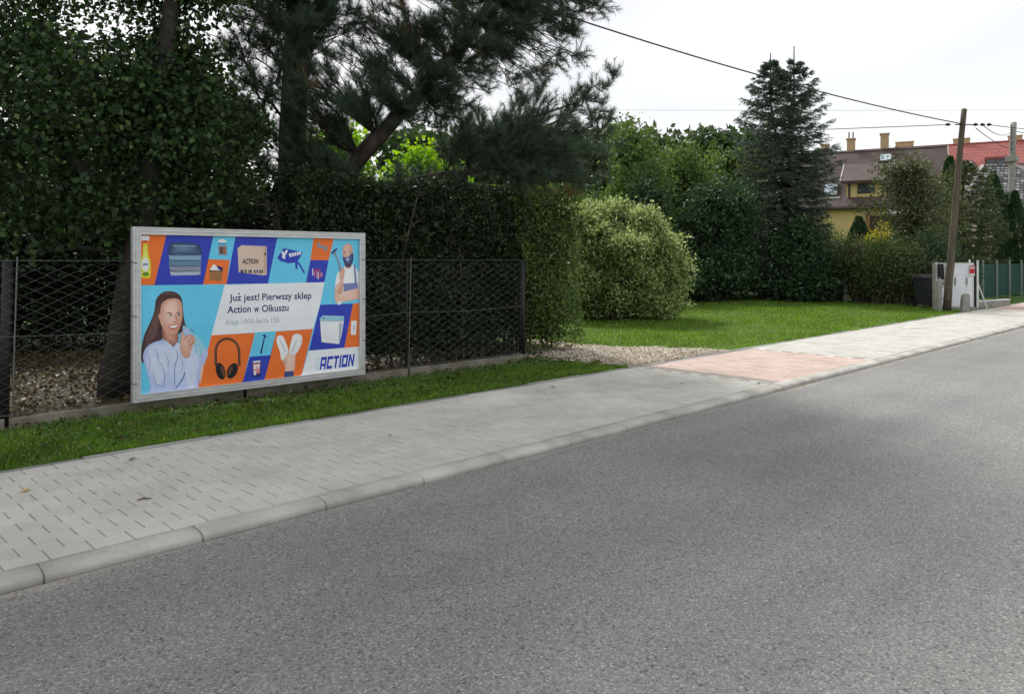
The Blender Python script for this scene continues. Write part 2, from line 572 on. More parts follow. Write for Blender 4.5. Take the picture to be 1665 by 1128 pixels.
# --- kerb of concrete stones, each with a rounded shoulder
KY = 4.36
kerb_bed = struct('kerb', MB().box(-5, 60, 4.314, 4.512, -0.28, -0.055).mesh('kerb_bed', M['joint_sand']))
prof = [(0, -0.05), (0.001, 0.012), (0.008, 0.022), (0.022, 0.031), (0.045, 0.038), (0.08, 0.042), (0.146, 0.0445), (0.15, 0.041), (0.15, -0.05)]
ks = MB()
KL = 0.794
n = len(prof)
rings = []
for (x, ins) in ((-KL / 2, 0.006), (-KL / 2 + 0.006, 0), (KL / 2 - 0.006, 0), (KL / 2, 0.006)):
    rings.append([(x, p[0] + (ins if p[0] < 0.07 else -ins), p[1] - (ins if p[1] > 0 else 0)) for p in prof])
ks.add(np.array(rings).reshape(-1, 3), [tuple(range(n)), tuple(range(3 * n, 4 * n))[::-1]] +
       [(i * n + k, (i + 1) * n + k, (i + 1) * n + (k + 1) % n, i * n + (k + 1) % n) for i in range(3) for k in range(n)])
kerb_mesh = ks.mesh('kerb_stone', M['kerb'], True)
r = rng(5)
for i in range(-3, 60):
    o = link('kerb_stone', kerb_mesh, kerb_bed, (0.645 + 0.8 * i, KY + r.normal() * 0.003, r.normal() * 0.003))
    o.rotation_euler = (r.normal() * 0.006, 0, r.normal() * 0.002)

# --- pavement of interlocking stones
PZ = 0.045
walk = struct('pavement', MB().box(-5, 60, 4.513, 6.645, -0.28, PZ - 0.006).mesh('pavement_bed', M['joint_sand']))

def stone_mesh(name, outline, mat, gap=0.0009, bev=0.0025, h=0.03):
    P = np.array(outline, float)
    nn = len(P)
    def inset(d):
        out = []
        for i in range(nn):
            a, b_, c_ = P[i - 1], P[i], P[(i + 1) % nn]
            e1, e2 = (b_ - a) / np.linalg.norm(b_ - a), (c_ - b_) / np.linalg.norm(c_ - b_)
            n1, n2 = np.array([-e1[1], e1[0]]), np.array([-e2[1], e2[0]])
            k = (n1 + n2) / (1 + n1 @ n2)
            out.append(b_ + k * d)
        return np.array(out)
    o1, o2 = inset(gap), inset(gap + bev)
    kx = 1 - 0.0028 / P[:, 0].max()
    o1[:, 0] *= kx; o2[:, 0] *= kx
    v = [(*p, -h) for p in o1] + [(*p, -0.0025) for p in o1] + [(*p, 0) for p in o2]
    f = [tuple(range(2 * nn, 3 * nn))]
    for lv in (0, 1):
        f += [(lv * nn + i, lv * nn + (i + 1) % nn, (lv + 1) * nn + (i + 1) % nn, (lv + 1) * nn + i) for i in range(nn)]
    return MB().add(v, f).mesh(name, mat)

def bone(lo, hi):
    w, q = 0.0858, 0.0598
    lo_y, hi_y = (-w if lo else -q), (w if hi else q)
    pts = [(0.104, -w), (0.104, w), (0.065, w), (0.039, hi_y), (-0.039, hi_y), (-0.065, w),
           (-0.104, w), (-0.104, -w), (-0.065, -w), (-0.039, lo_y), (0.039, lo_y), (0.065, -w)]
    return pts
bone_mesh = {k: stone_mesh('interlocking_paver', bone(*k), M['paver']) for k in ((0, 0), (1, 0), (0, 1))}
rect = [(0.05, -0.1), (0.05, 0.1), (-0.05, 0.1), (-0.05, -0.1)]
half = [(0.05, -0.05), (0.05, 0.05), (-0.05, 0.05), (-0.05, -0.05)]
rect_red = stone_mesh('red_paver', rect, M['paver_red'])
half_red = stone_mesh('red_paver_half', half, M['paver_red'])

stones = []          # (x, y, mesh)
def lay_bone(x0, x1):
    for c in range(14):
        y = 4.601 + 0.1456 * c
        k = (1 if c == 0 else 0, 1 if c == 13 else 0)
        x = x0 + 0.104 + (0.104 if c % 2 else 0)
        while x <= x1 - 0.10:
            stones.append((x, y, bone_mesh[k]))
            x += 0.208
def lay_rect(x0, x1, long_mesh, short_mesh):
    i, x = 0, x0 + 0.05
    while x < x1 - 0.049:
        y = 4.52
        if i % 2:
            stones.append((x, y + 0.05, short_mesh)); y += 0.1
        while y + 0.2 <= 6.585:
            stones.append((x, y + 0.1, long_mesh)); y += 0.2
        if y + 0.1 <= 6.585:
            stones.append((x, y + 0.05, short_mesh))
        i += 1
        x += 0.1
lay_bone(-1.8, 9.2)
lay_rect(9.3, 12.3, rect_red, half_red)
lay_bone(12.3, 27.1)
lay_rect(27.2, 31.2, rect_red, half_red)
lay_bone(31.2, 36.2)
def in_view(x, y):
    d = depth(x, y)
    return d > 0.5 and -0.72 < side(x, y) / d < 0.70
stones.sort(key=lambda s: depth(s[0], s[1]) if in_view(s[0], s[1]) else 999)
r = rng(11)
far_groups = {}
for i, (x, y, me) in enumerate(stones):
    dz, rx, ry = r.normal() * 0.0012, r.normal() * 0.005, r.normal() * 0.005
    if i < 300:
        link('paver', me, walk, (x, y, PZ + dz), (rx, ry, r.normal() * 0.004))
    else:
        far_groups.setdefault(me.name.split('.')[0].split('_')[0], []).append((x, y, PZ + dz, rx, ry, me))
for key, lst in far_groups.items():
    mb = MB()
    for (x, y, z, rx, ry, me) in lst:
        v = np.array([q.co for q in me.vertices])
        v = np.stack([v[:, 0] + x, v[:, 1] + y, v[:, 2] + z + v[:, 1] * rx - v[:, 0] * ry], 1)
        mb.add(v, [tuple(p.vertices) for p in me.polygons])
    o = link('distant_pavers', mb.mesh('distant_pavers', M['paver_red'] if key == 'red' else M['paver']), walk)
    o['kind'] = 'stuff'
eb = MB().box(-0.497, 0.497, 0, 0.058, -0.1, 0.0)
edge_mesh = eb.mesh('edging_stone', M['edging'])
for i in range(-3, 27):
    link('edging_stone', edge_mesh, walk, (0.35 + i, 6.586 + r.normal() * 0.002, PZ + 0.004 + r.normal() * 0.004), (0, r.normal() * 0.002, 0))

# --- lawn, verge and garden soil
def ground_z(x, y):
    """verge falls gently from the pavement towards the fence plinth"""
    t_ = np.clip((y - 6.7) / 1.7, 0, 1)
    fall = np.clip((9.6 - x) / 1.5, 0, 1)
    return 0.035 - 0.03 * t_ * fall + 0.012 * np.sin(x * 1.3 + y * 0.7) * np.sin(y * 1.1 - x * 0.4) * np.clip((y - 6.65) * 2, 0, 1)
gx = np.concatenate([np.arange(-14, 32, 0.25), np.arange(32, 71, 3.0)])
gy = np.concatenate([np.arange(6.647, 20, 0.25), np.arange(20, 62, 3.0)])
GX, GY = np.meshgrid(gx, gy)
GV = np.stack([GX, GY, ground_z(GX, GY)], -1).reshape(-1, 3)
W_ = len(gx)
ii = (np.arange(len(gy) - 1)[:, None] * W_ + np.arange(W_ - 1)[None]).ravel()
GT = np.concatenate([np.stack([ii, ii + 1, ii + W_ + 1], 1), np.stack([ii, ii + W_ + 1, ii + W_], 1)])
struct('lawn', np_mesh('lawn', GV, GT, M['turf'], smooth=True))

def patch(name, poly, mat, lift, step=0.2):
    """a sheet that follows the ground inside a polygon"""
    P = np.array(poly)
    xs = np.arange(P[:, 0].min(), P[:, 0].max(), step)
    ys = np.arange(P[:, 1].min(), P[:, 1].max(), step)
    X, Y = np.meshgrid(xs, ys)
    inside = in_poly(X.ravel() + step / 2, Y.ravel() + step / 2, poly)
    v, f = [], []
    for (x, y) in np.stack([X.ravel(), Y.ravel()], 1)[inside]:
        k = len(v)
        for (a, b_) in ((0, 0), (step, 0), (step, step), (0, step)):
            v.append((x + a, y + b_, float(ground_z(x + a, y + b_)) + lift))
        f.append((k, k + 1, k + 2, k + 3))
    return struct(name, MB().add(v, f).mesh(name, mat))

def in_poly(x, y, poly):
    x, y = np.asarray(x), np.asarray(y)
    c = np.zeros(x.shape, bool)
    n_ = len(poly)
    for i in range(n_):
        (xa, ya), (xb, yb) = poly[i], poly[i - 1]
        with np.errstate(divide='ignore', invalid='ignore'):
            k = ((ya > y) != (yb > y)) & (x < (xb - xa) * (y - ya) / (yb - ya + 1e-12) + xa)
        c ^= k
    return c

SOIL = [(-12, 8.45), (9.0, 8.45), (9.0, 9.2), (9.4, 15.4), (9.4, 17), (-12, 17)]
patch('garden_soil', SOIL, M['soil'], 0.014, 0.3)
GRAVEL = [(8.95, 6.65), (11.9, 6.65), (11.5, 7.3), (11.1, 8.2), (10.75, 9.0), (10.6, 10.2), (8.95, 10.2), (8.75, 8.75), (8.8, 7.8)]
patch('gravel_drive', GRAVEL, M['gravel_bed'], 0.014, 0.1)

# --- gravel stones
r = rng(21)
M['gravel'] = leaf_mat('gravel_stone', [(0.0, (0.20, 0.16, 0.115)), (0.5, (0.42, 0.36, 0.28)), (1.0, (0.62, 0.57, 0.48))], 0, 0.9, 0.2)
px_ = r.uniform(8.6, 11.9, 16000); py_ = r.uniform(6.65, 10.2, 16000)
wob = 0.1 * np.sin(px_ * 7) + 0.1 * np.sin(py_ * 9 + px_ * 3)
k = in_poly(px_ + wob, py_ + wob * 0.4, GRAVEL) & (py_ > 6.67)
px_, py_ = px_[k], py_[k]
s_ = r.uniform(0.010, 0.026, len(px_)) * (1 + 0.8 * (r.random(len(px_)) > 0.94))
octv = np.array([(1, 0, 0), (0, 1, 0), (-1, 0, 0), (0, -1, 0), (0, 0, 0.7), (0, 0, -0.7)], float)
octf = np.array([(0, 1, 4), (1, 2, 4), (2, 3, 4), (3, 0, 4), (1, 0, 5), (2, 1, 5), (3, 2, 5), (0, 3, 5)])
an = r.uniform(0, 6.28, len(px_))
V = octv[None] * s_[:, None, None] * r.uniform(0.7, 1.3, (len(px_), 6, 1))
ca, sa = np.cos(an)[:, None], np.sin(an)[:, None]
V = np.stack([V[..., 0] * ca - V[..., 1] * sa + px_[:, None], V[..., 0] * sa + V[..., 1] * ca + py_[:, None],
              V[..., 2] + (ground_z(px_, py_) + 0.02)[:, None]], -1)
T = (octf[None] + (np.arange(len(px_)) * 6)[:, None, None]).reshape(-1, 3)
o = link('gravel', np_mesh('gravel', V.reshape(-1, 3), T, M['gravel']))
o['kind'] = 'stuff'; tag(o, 'pale beige gravel strewn over the short drive beside the hedge', 'gravel')

# --- grass
def grass(name, x, y, h, w, label, seed, z=None):
    r = rng(seed)
    n_ = len(x)
    a = r.uniform(0, 6.28, n_)
    lean = np.abs(r.normal(0, 0.45, n_)) * h
    la = r.uniform(0, 6.28, n_)
    B = np.stack([x, y, (ground_z(x, y) if z is None else z) - 0.005], 1)
    S = np.stack([np.cos(a), np.sin(a), np.zeros(n_)], 1) * (w * 0.5)[:, None]
    Ld = np.stack([np.cos(la), np.sin(la), np.zeros(n_)], 1) * lean[:, None]
    up = np.array([0, 0, 1.0])
    mid = B + up * (h * 0.6)[:, None] + Ld * 0.35
    tip = B + up * h[:, None] * 0.95 + Ld
    v = np.stack([B - S, B + S, mid + S * 0.8, mid - S * 0.8, tip], 1).reshape(-1, 3)
    i = np.arange(n_)[:, None] * 5
    t = np.concatenate([i + [0, 1, 2], i + [0, 2, 3], i + [3, 2, 4]], 1).reshape(-1, 3)
    o = link(name, np_mesh(name, v, t, M['grass']))
    o['kind'] = 'stuff'
    return tag(o, label, 'grass')

r = rng(30)
ex = r.uniform(-0.6, 8.95, 5200); ey = 6.648 + np.abs(r.normal(0, 0.02, 5200))
ek = np.sin(ex * 5.3) * np.sin(ex * 1.7 + 2) + 0.4 * np.sin(ex * 13) > -0.1
ex, ey = ex[ek], ey[ek]
grass('edge_grass', ex, ey, r.uniform(0.04, 0.085, len(ex)), r.uniform(0.004, 0.008, len(ex)), 'ragged grass tufts hanging over the pavement edging', 34)
r = rng(31)
N_ = 64000
vx = r.uniform(-0.6, 10.6, N_); vy = r.uniform(6.65, 8.4, N_)
pn = np.sin(vx * 2.3 + 1) * np.sin(vy * 3.1) + 0.6 * np.sin(vx * 5.1 + vy * 4)
bare = (vy > 7.8 + 0.16 * pn) & (vx > 2.9) & (vx < 9.2)
bare2 = (vy > 8.05 + 0.1 * pn) & (vx <= 2.9)
keep = (~(bare & (r.random(N_) > 0.16))) & (~(bare2 & (r.random(N_) > 0.3))) & ~in_poly(vx, vy, GRAVEL)
keep &= ~((vx > 9.9))
vx, vy = vx[keep], vy[keep]
hh = r.uniform(0.02, 0.06, len(vx)) * (1 + 0.35 * np.sin(vx * 1.7) * np.sin(vy * 2.9)) * (1 + 0.6 * (r.random(len(vx)) > 0.96))
grass('verge_grass', vx, vy, hh, r.uniform(0.004, 0.008, len(vx)), 'short green grass on the verge between pavement and chain-link fence', 32)

N_ = 210000
lx = r.uniform(9, 31, N_); ly = r.uniform(6.65, 20, N_)
d_ = depth(lx, ly); q_ = side(lx, ly) / d_
keep = (q_ > 0.0) & (q_ < 0.66) & ~in_poly(lx, ly, GRAVEL) & (r.random(N_) < np.clip(15 / d_, 0.3, 1)) & (lx < 26.5 + (ly - 6) * 0.3)
lx, ly = lx[keep], ly[keep]
hh = r.uniform(0.03, 0.07, len(lx)) * (1 + 0.4 * np.sin(lx * 0.9) * np.sin(ly * 1.3))
grass('lawn_grass', lx, ly, hh, r.uniform(0.006, 0.011, len(lx)) * (depth(lx, ly) / 13) ** 0.6, 'mown bright green lawn grass between gravel drive and dark shrubs', 33)

# --- broad-leaved weeds and clover in the verge
r = rng(38)
n_ = 900
cx_, cy_ = r.uniform(-0.4, 9.0, n_), r.uniform(6.7, 8.35, n_)
m_ = 7
x = np.repeat(cx_, m_) + r.normal(0, 0.035, n_ * m_); y = np.repeat(cy_, m_) + r.normal(0, 0.035, n_ * m_)
y = np.clip(y, 6.66, 8.36)
P = np.stack([x, y, ground_z(x, y) + r.uniform(0.005, 0.05, n_ * m_)], 1)
D = np.stack([r.normal(size=n_ * m_), r.normal(size=n_ * m_), np.abs(r.normal(size=n_ * m_)) * 0.5], 1)
v, t = leaf_faces(r, P, D, r.uniform(0.02, 0.055, n_ * m_), 0.55, 0.3)
o = link('verge_weeds', np_mesh('verge_weeds', v, t, M['weed']))
o['kind'] = 'stuff'; tag(o, 'small broad-leaved weeds growing among the verge grass', 'weeds')

# --- leaf litter under the trees
r = rng(41)
n_ = 24000
x = r.uniform(-3, 9.2, n_); y = r.uniform(8.5, 15.5, n_)
P = np.stack([x, y, ground_z(x, y) + 0.02 + r.random(n_) * 0.03], 1)
D = np.stack([r.normal(size=n_), r.normal(size=n_), r.normal(size=n_) * 0.35], 1)
v, t = leaf_faces(r, P, D, r.uniform(0.035, 0.075, n_), 0.7, 0.4)
o = link('leaf_litter', np_mesh('leaf_litter', v, t, M['litter']))
o['kind'] = 'stuff'; tag(o, 'brown fallen leaves covering the soil behind the chain-link fence', 'leaf litter')
n_ = 420
x = r.uniform(0, 9.3, n_); y = 8.42 - np.abs(r.normal(0, 0.55, n_)); y = np.clip(y, 6.7, 8.36)
P = np.stack([x, y, ground_z(x, y) + 0.04], 1)
D = np.stack([r.normal(size=n_), r.normal(size=n_), r.normal(size=n_) * 0.3], 1)
v, t = leaf_faces(r, P, D, r.uniform(0.03, 0.065, n_), 0.7, 0.3)
o = link('verge_litter', np_mesh('verge_litter', v, t, M['litter']))
o['kind'] = 'stuff'; tag(o, 'scattered dry leaves lying in the verge grass below the fence', 'leaf litter')

# ================================================================== advertising board
BX0, BX1, BZ0, BZ1, BY = 2.745, 5.51, 0.15, 1.925, 8.17      # outer frame, front plane
FR = 0.078
board = thing('advertising_board', 'large framed advertising board with orange, blue and cyan panels tied to the chain-link fence', 'billboard', ((BX0 + BX1) / 2, BY, BZ0))
BO = np.array([(BX0 + BX1) / 2, BY, BZ0])
W2, HB = (BX1 - BX0) / 2, BZ1 - BZ0
fprof = [(0, 0.07), (0, 0.0), (0.012, 0.0), (0.016, 0.010), (0.026, 0.010), (0.030, 0.0), (0.042, 0.0), (0.046, 0.010), (0.056, 0.010), (0.060, 0.003), (0.076, 0.003), (FR, 0.034)]
def corner(i, s):
    return ((-W2 + s, s), (W2 - s, s), (W2 - s, HB - s), (-W2 + s, HB - s))[i]
for i in range(4):
    j = (i + 1) % 4
    v, f = [], []
    for (s, y) in fprof:
        a, b_ = corner(i, s), corner(j, s)
        v += [(a[0], y, a[1]), (b_[0], y, b_[1])]
    for k in range(len(fprof) - 1):
        f.append((2 * k, 2 * k + 1, 2 * k + 3, 2 * k + 2))
    link('frame_bar', MB().add(v, f).mesh('frame_bar', M['alu']), board)
link('back_panel', MB().box(-W2 + 0.004, W2 - 0.004, 0.04, 0.068, 0.004, HB - 0.004).mesh('back_panel', M['galv']), board)

def ink(name, c):
    m, t, b = base_mat(name, 0.42, 0.35)
    n = noise_node(t, 3.0, 4)
    r_ = ramp(t, n.outputs['Fac'], [(0.25, [x * 0.93 for x in c]), (0.75, [min(1, x * 1.05) for x in c])])
    g_ = noise_node(t, 140, 2)
    rg = ramp(t, g_.outputs['Fac'], [(0.3, (0.94, 0.94, 0.94)), (0.7, (1.05, 1.05, 1.05))])
    t.links.new(mixc(t, 1.0, r_.outputs['Color'], rg.outputs['Color'], 'MULTIPLY'), b.inputs['Base Color'])
    n2 = noise_node(t, 2.2, 2, 0.5, stretch=(1, 1, 2.2))
    bump(t, b, n2.outputs['Fac'], 0.35, 0.03)
    return m
INK_RGB = dict(
    peach=(0.95, 0.68, 0.57), lemon=(0.9, 0.88, 0.25), snow=(0.97, 0.98, 1.0), orange=(0.92, 0.19, 0.03), blue=(0.032, 0.06, 0.52), cyan=(0.15, 0.66, 0.95), white=(0.90, 0.93, 0.99), navy=(0.02, 0.03, 0.14),
    skin=(0.70, 0.37, 0.27), skin_light=(0.86, 0.54, 0.43), skin_dark=(0.36, 0.15, 0.10), hair=(0.075, 0.035, 0.035), hair_mid=(0.15, 0.08, 0.075),
    shirt=(0.50, 0.61, 0.93), shirt_light=(0.68, 0.76, 0.98), shirt_dim=(0.42, 0.50, 0.80), shirt_dark=(0.20, 0.25, 0.50), black=(0.012, 0.012, 0.016), grey=(0.28, 0.32, 0.40), pale=(0.46, 0.53, 0.64),
    towel1=(0.03, 0.055, 0.15), towel2=(0.26, 0.42, 0.56), towel3=(0.14, 0.25, 0.38), towel4=(0.28, 0.31, 0.42), box=(0.76, 0.58, 0.48), box_dark=(0.62, 0.45, 0.36),
    brown=(0.15, 0.07, 0.04), tan=(0.38, 0.17, 0.07), yellow=(0.78, 0.72, 0.03), green=(0.12, 0.30, 0.03), red=(0.62, 0.05, 0.06), pink=(0.75, 0.30, 0.36), denim=(0.05, 0.08, 0.25), aqua=(0.35, 0.68, 0.85))
INK = {k: ink('ink_' + k, c) for k, c in INK_RGB.items()}
SOFT = dict(skin='skin_light', skin_light='peach', shirt='shirt_light', yellow='lemon', towel1='towel3', white='snow', navy='shirt_dark', skin_dark='skin')
INK_NAMES = list(INK)
INK_MATS = [INK[k] for k in INK_NAMES]

# design grid of the print -> board plane
PX0, PX1, PZ0, PZ1 = -W2 + FR, W2 - FR, FR, HB - FR
SRC = [(104, 86), (1438, 105), (1420, 896), (90, 1050)]
DST = [(0, 1), (1, 1), (1, 0), (0, 0)]
A_, B_ = [], []
for (x, y), (u, w) in zip(SRC, DST):
    A_ += [[x, y, 1, 0, 0, 0, -u * x, -u * y], [0, 0, 0, x, y, 1, -w * x, -w * y]]
    B_ += [u, w]
HM = np.append(np.linalg.solve(np.array(A_, float), np.array(B_, float)), 1).reshape(3, 3)
def art(x, y):
    q = HM @ np.array([x, y, 1.0])
    u, w = np.clip(q[:2] / q[2], 0, 1)
    return (PX0 + (PX1 - PX0) * u, PZ0 + (PZ1 - PZ0) * w)

def smooth_poly(pts, k=5):
    P = np.array(pts, float); n_ = len(P); out = []
    for i in range(n_):
        p0, p1, p2, p3 = P[i - 1], P[i], P[(i + 1) % n_], P[(i + 2) % n_]
        for j in range(k):
            t = j / k
            out.append(0.5 * (2 * p1 + (p2 - p0) * t + (2 * p0 - 5 * p1 + 4 * p2 - p3) * t * t + (3 * p1 - p0 - 3 * p2 + p3) * t ** 3))
    return out
def ell(cx, cy, rx, ry, a=0, n_=18):
    c, s = math.cos(a), math.sin(a)
    return [(cx + rx * math.cos(q) * c - ry * math.sin(q) * s, cy + rx * math.cos(q) * s + ry * math.sin(q) * c) for q in [2 * math.pi * i / n_ for i in range(n_)]]
def stroke(pts, w):
    P = np.array(pts, float)
    tan = np.gradient(P, axis=0); tan /= np.linalg.norm(tan, axis=1)[:, None]
    nrm = np.stack([-tan[:, 1], tan[:, 0]], 1)
    w = np.broadcast_to(w, (len(P),))[:, None]
    return [tuple(p) for p in P + nrm * w / 2] + [tuple(p) for p in (P - nrm * w / 2)[::-1]]

from mathutils.geometry import tessellate_polygon
class Print:
    """flat print: every shape sits a hair in front of the shape it overprints"""
    def __init__(s):
        s.mb = MB(); s.k = 0
    def p(s, color, pts, smooth=False, layer=None):
        s.k = s.k + 1 if layer is None else layer
        if smooth:
            pts = smooth_poly(pts)
        q = [art(*p) for p in pts]
        s.face(INK_NAMES.index(color), q, 0.0335 - 0.00022 * s.k)
        if smooth and color in SOFT:                # softly modelled: tones blend towards the lit middle
            cx, cy = np.mean(pts, axis=0)
            w0 = np.ptp(np.array(pts)[:, 0]); h0 = np.ptp(np.array(pts)[:, 1])
            for j in range(1, 6):
                k = 1 - 0.15 * j
                nm = color + '_tone%d' % j
                if nm not in INK:
                    a_, b2 = INK_RGB[color], INK_RGB[SOFT[color]]
                    INK[nm] = ink('ink_' + nm, [a_[i] + (b2[i] - a_[i]) * j / 5 for i in range(3)])
                    INK_NAMES.append(nm); INK_MATS.append(INK[nm])
                inner = [art(cx + (p[0] - cx) * k - 0.035 * j * 0.5 * w0 * (1 - k), cy + (p[1] - cy) * k - 0.12 * h0 * (1 - k)) for p in pts]
                s.face(INK_NAMES.index(nm), inner, 0.0335 - 0.00022 * (s.k + j / 7))
        return s
    def face(s, mi, q, y):
        tri = tessellate_polygon([[Vector((a, b, 0)) for a, b in q]])
        fs = []
        for t in tri:
            a, b, c = (q[i] for i in t)
            ar = (b[0] - a[0]) * (c[1] - a[1]) - (b[1] - a[1]) * (c[0] - a[0])
            fs.append(tuple(t) if ar > 0 else tuple(t)[::-1])
        s.mb.add([(a, y, b) for a, b in q], fs, mi)
    def done(s, name, parent):
        return link(name, s.mb.mesh(name, INK_MATS), parent)

poster = link('poster', MB().add([(PX0, 0.0335, PZ0), (PX1, 0.0335, PZ0), (PX1, 0.0335, PZ1), (PX0, 0.0335, PZ1)], [(0, 1, 2, 3)]).mesh('poster', INK['cyan']), board)
PANELS = [('orange', [(90, 70), (262, 60), (262, 88), (185, 393), (80, 393)]), ('blue', [(262, 70), (547, 70), (547, 92), (480, 387), (185, 393), (262, 88)]),
    ('cyan', [(547, 70), (682, 70), (682, 95), (645, 237), (513, 233), (547, 92)]), ('orange', [(513, 233), (645, 237), (622, 385), (480, 387)]),
    ('blue', [(682, 70), (938, 70), (938, 98), (875, 380), (622, 385), (682, 95)]), ('cyan', [(938, 70), (1160, 70), (1160, 101), (1108, 373), (875, 380), (938, 98)]),
    ('orange', [(1160, 70), (1285, 70), (1285, 103), (1250, 235), (1138, 235), (1160, 101)]), ('blue', [(1138, 235), (1250, 235), (1222, 370), (1108, 373)]),
    ('cyan', [(1285, 70), (1470, 70), (1460, 495), (1192, 508), (1285, 103)]), ('cyan', [(70, 393), (612, 388), (525, 695), (440, 1003), (436, 1080), (70, 1080)]),
    ('white', [(612, 388), (1222, 370), (1192, 508), (1145, 655), (525, 695)]), ('orange', [(525, 695), (790, 680), (712, 970), (700, 1010), (430, 1040), (440, 1003)]),
    ('cyan', [(790, 680), (920, 672), (885, 815), (755, 825)]), ('blue', [(755, 825), (885, 815), (845, 955), (835, 990), (700, 1010), (712, 970)]),
    ('orange', [(920, 672), (1145, 655), (1072, 930), (1060, 965), (835, 990), (845, 955)]), ('blue', [(1192, 508), (1395, 500), (1335, 770), (1118, 788)]),
    ('orange', [(1395, 500), (1460, 495), (1460, 760), (1335, 770)]), ('white', [(1118, 788), (1460, 760), (1460, 930), (1060, 970), (1072, 930)])]
for c, pts in PANELS:
    Print().p(c, pts, layer=1).done('colour_panel', poster)

# spray bottle
q = Print(); q.k = 2
q.p('yellow', [(122, 145), (146, 145), (150, 200), (163, 240), (166, 290), (162, 340), (150, 350), (112, 348), (102, 335), (100, 280), (104, 240), (118, 200)], True)
q.p('white', [(106, 94), (150, 92), (163, 104), (150, 126), (124, 128), (112, 118)]).p('red', [(118, 122), (148, 120), (142, 132), (122, 132)]).p('white', ell(132, 268, 22, 42)).p('green', ell(134, 325, 20, 12)).p('grey', [(118, 262), (148, 258), (148, 272), (118, 276)])
q.done('spray_bottle_picture', poster)
# towels
q = Print(); q.k = 2
q.p('towel1', [(276, 160), (300, 133), (440, 138), (470, 165), (476, 190), (468, 205), (280, 208), (272, 190)], True).p('towel2', [(275, 206), (470, 206), (470, 238), (278, 238)]).p('towel3', [(275, 238), (470, 238), (468, 272), (277, 272)], layer=4)
q.p('towel4', [(277, 272), (468, 272), (466, 304), (280, 306)], layer=4).p('pale', [(280, 306), (466, 304), (464, 326), (440, 330), (285, 334)], layer=4)
for k_, y in enumerate((206, 238, 272, 304)):
    q.p('towel1', [(279, y - 1), (330, y + 3), (400, y), (467, y + 2), (467, y + 6), (400, y + 5), (330, y + 8), (279, y + 5)], layer=6)
q.p('towel2', [(300, 150), (440, 152), (438, 158), (302, 156)], layer=7)
q.done('towel_stack_picture', poster)
# small bags and jars
q = Print(); q.k = 2
q.p('grey', [(574, 150), (630, 148), (628, 208), (576, 208)]).p('white', [(576, 116), (600, 108), (626, 118), (624, 132), (580, 132)]).p('brown', [(584, 156), (606, 156), (606, 200), (584, 200)]).p('skin_dark', [(608, 156), (622, 156), (622, 204), (608, 204)], layer=5).p('black', [(576, 136), (624, 136), (624, 141), (576, 141)])
q.done('snack_bag_picture', poster)
q = Print(); q.k = 2
q.p('tan', [(519, 300), (600, 300), (592, 366), (520, 362)]).p('white', [(522, 296), (545, 264), (600, 292), (590, 306), (526, 304)]).p('navy', [(560, 268), (604, 286), (596, 304), (575, 296)]).p('brown', [(519, 300), (600, 302), (600, 308), (519, 306)])
q.done('wallet_picture', poster)
# cardboard box
q = Print(); q.k = 2
q.p('box', [(693, 165), (718, 147), (868, 152), (868, 326), (850, 330), (698, 312)]).p('box_dark', [(852, 158), (872, 152), (870, 300), (850, 328)]).p('black', [(857, 190), (866, 190), (866, 208), (857, 208)])
for k_, x in enumerate((708, 718, 736, 756, 768, 790, 806, 822, 836)):
    q.p('black' if k_ % 3 else 'denim', [(x, 294 + (k_ % 2) * 5), (x + 9, 296), (x + 9, 318), (x, 316)], layer=5)
q.done('cardboard_box_picture', poster)
# paint roller tray
q = Print(); q.k = 2
q.p('blue', [(975, 163), (1092, 186), (1078, 215), (1060, 240), (1058, 290), (1045, 292), (1044, 252), (1000, 256), (950, 240), (934, 222)]).p('blue', [(1066, 245), (1104, 310), (1096, 318), (1058, 252)], layer=4).p('white', [(990, 172), (1002, 178), (975, 225), (962, 220)], layer=5)
q.p('white', [(960, 185), (972, 180), (985, 225), (974, 230)]).p('white', [(1005, 196), (1078, 182), (1082, 200), (1012, 218)], layer=5)
for k_ in range(4):
    q.p('blue', [(1020 + 15 * k_, 192 - 2.6 * k_), (1024 + 15 * k_, 191 - 2.6 * k_), (1027 + 15 * k_, 214 - 3.6 * k_), (1023 + 15 * k_, 215 - 3.6 * k_)], layer=7)
q.done('roller_tray_picture', poster)
# bone and sweets
q = Print(); q.k = 2
q.p('grey', [(1182, 140), (1192, 124), (1203, 140), (1232, 152), (1246, 150), (1244, 166), (1232, 186), (1224, 170), (1198, 160), (1188, 158)], True)
q.done('dog_bone_picture', poster)
q = Print(); q.k = 2
for k_, (c, x, y0, y1) in enumerate((('white', 1148, 288, 328), ('pink', 1158, 306, 330), ('red', 1166, 300, 340), ('pink', 1174, 304, 346), ('white', 1182, 308, 348), ('red', 1190, 302, 344), ('pink', 1198, 306, 338), ('pink', 1206, 312, 332))):
    q.p(c, [(x, y0), (x + 5, y0 - 2), (x + 5, y1), (x, y1 + 2)], layer=3)
q.p('red', [(1160, 293), (1196, 290), (1198, 298), (1160, 300)], layer=4)
q.done('candle_set_picture', poster)
# headphones
q = Print(); q.k = 2
def band(rx, ry, lo):
    return [(620 - rx, lo)] + [(620 - rx * math.cos(a), 795 - ry * math.sin(a)) for a in np.linspace(0, math.pi, 25)] + [(620 + rx, lo)]
q.p('brown', stroke(band(72, 80, 880), 15)).p('black', stroke(band(66, 74, 885), 4))
q.p('black', ell(577, 912, 28, 52, -0.25)).p('black', ell(648, 910, 30, 50, 0.45), layer=6).p('brown', ell(590, 912, 10, 34, -0.25)).p('brown', ell(634, 912, 9, 32, 0.45), layer=7)
q.done('headphones_picture', poster)
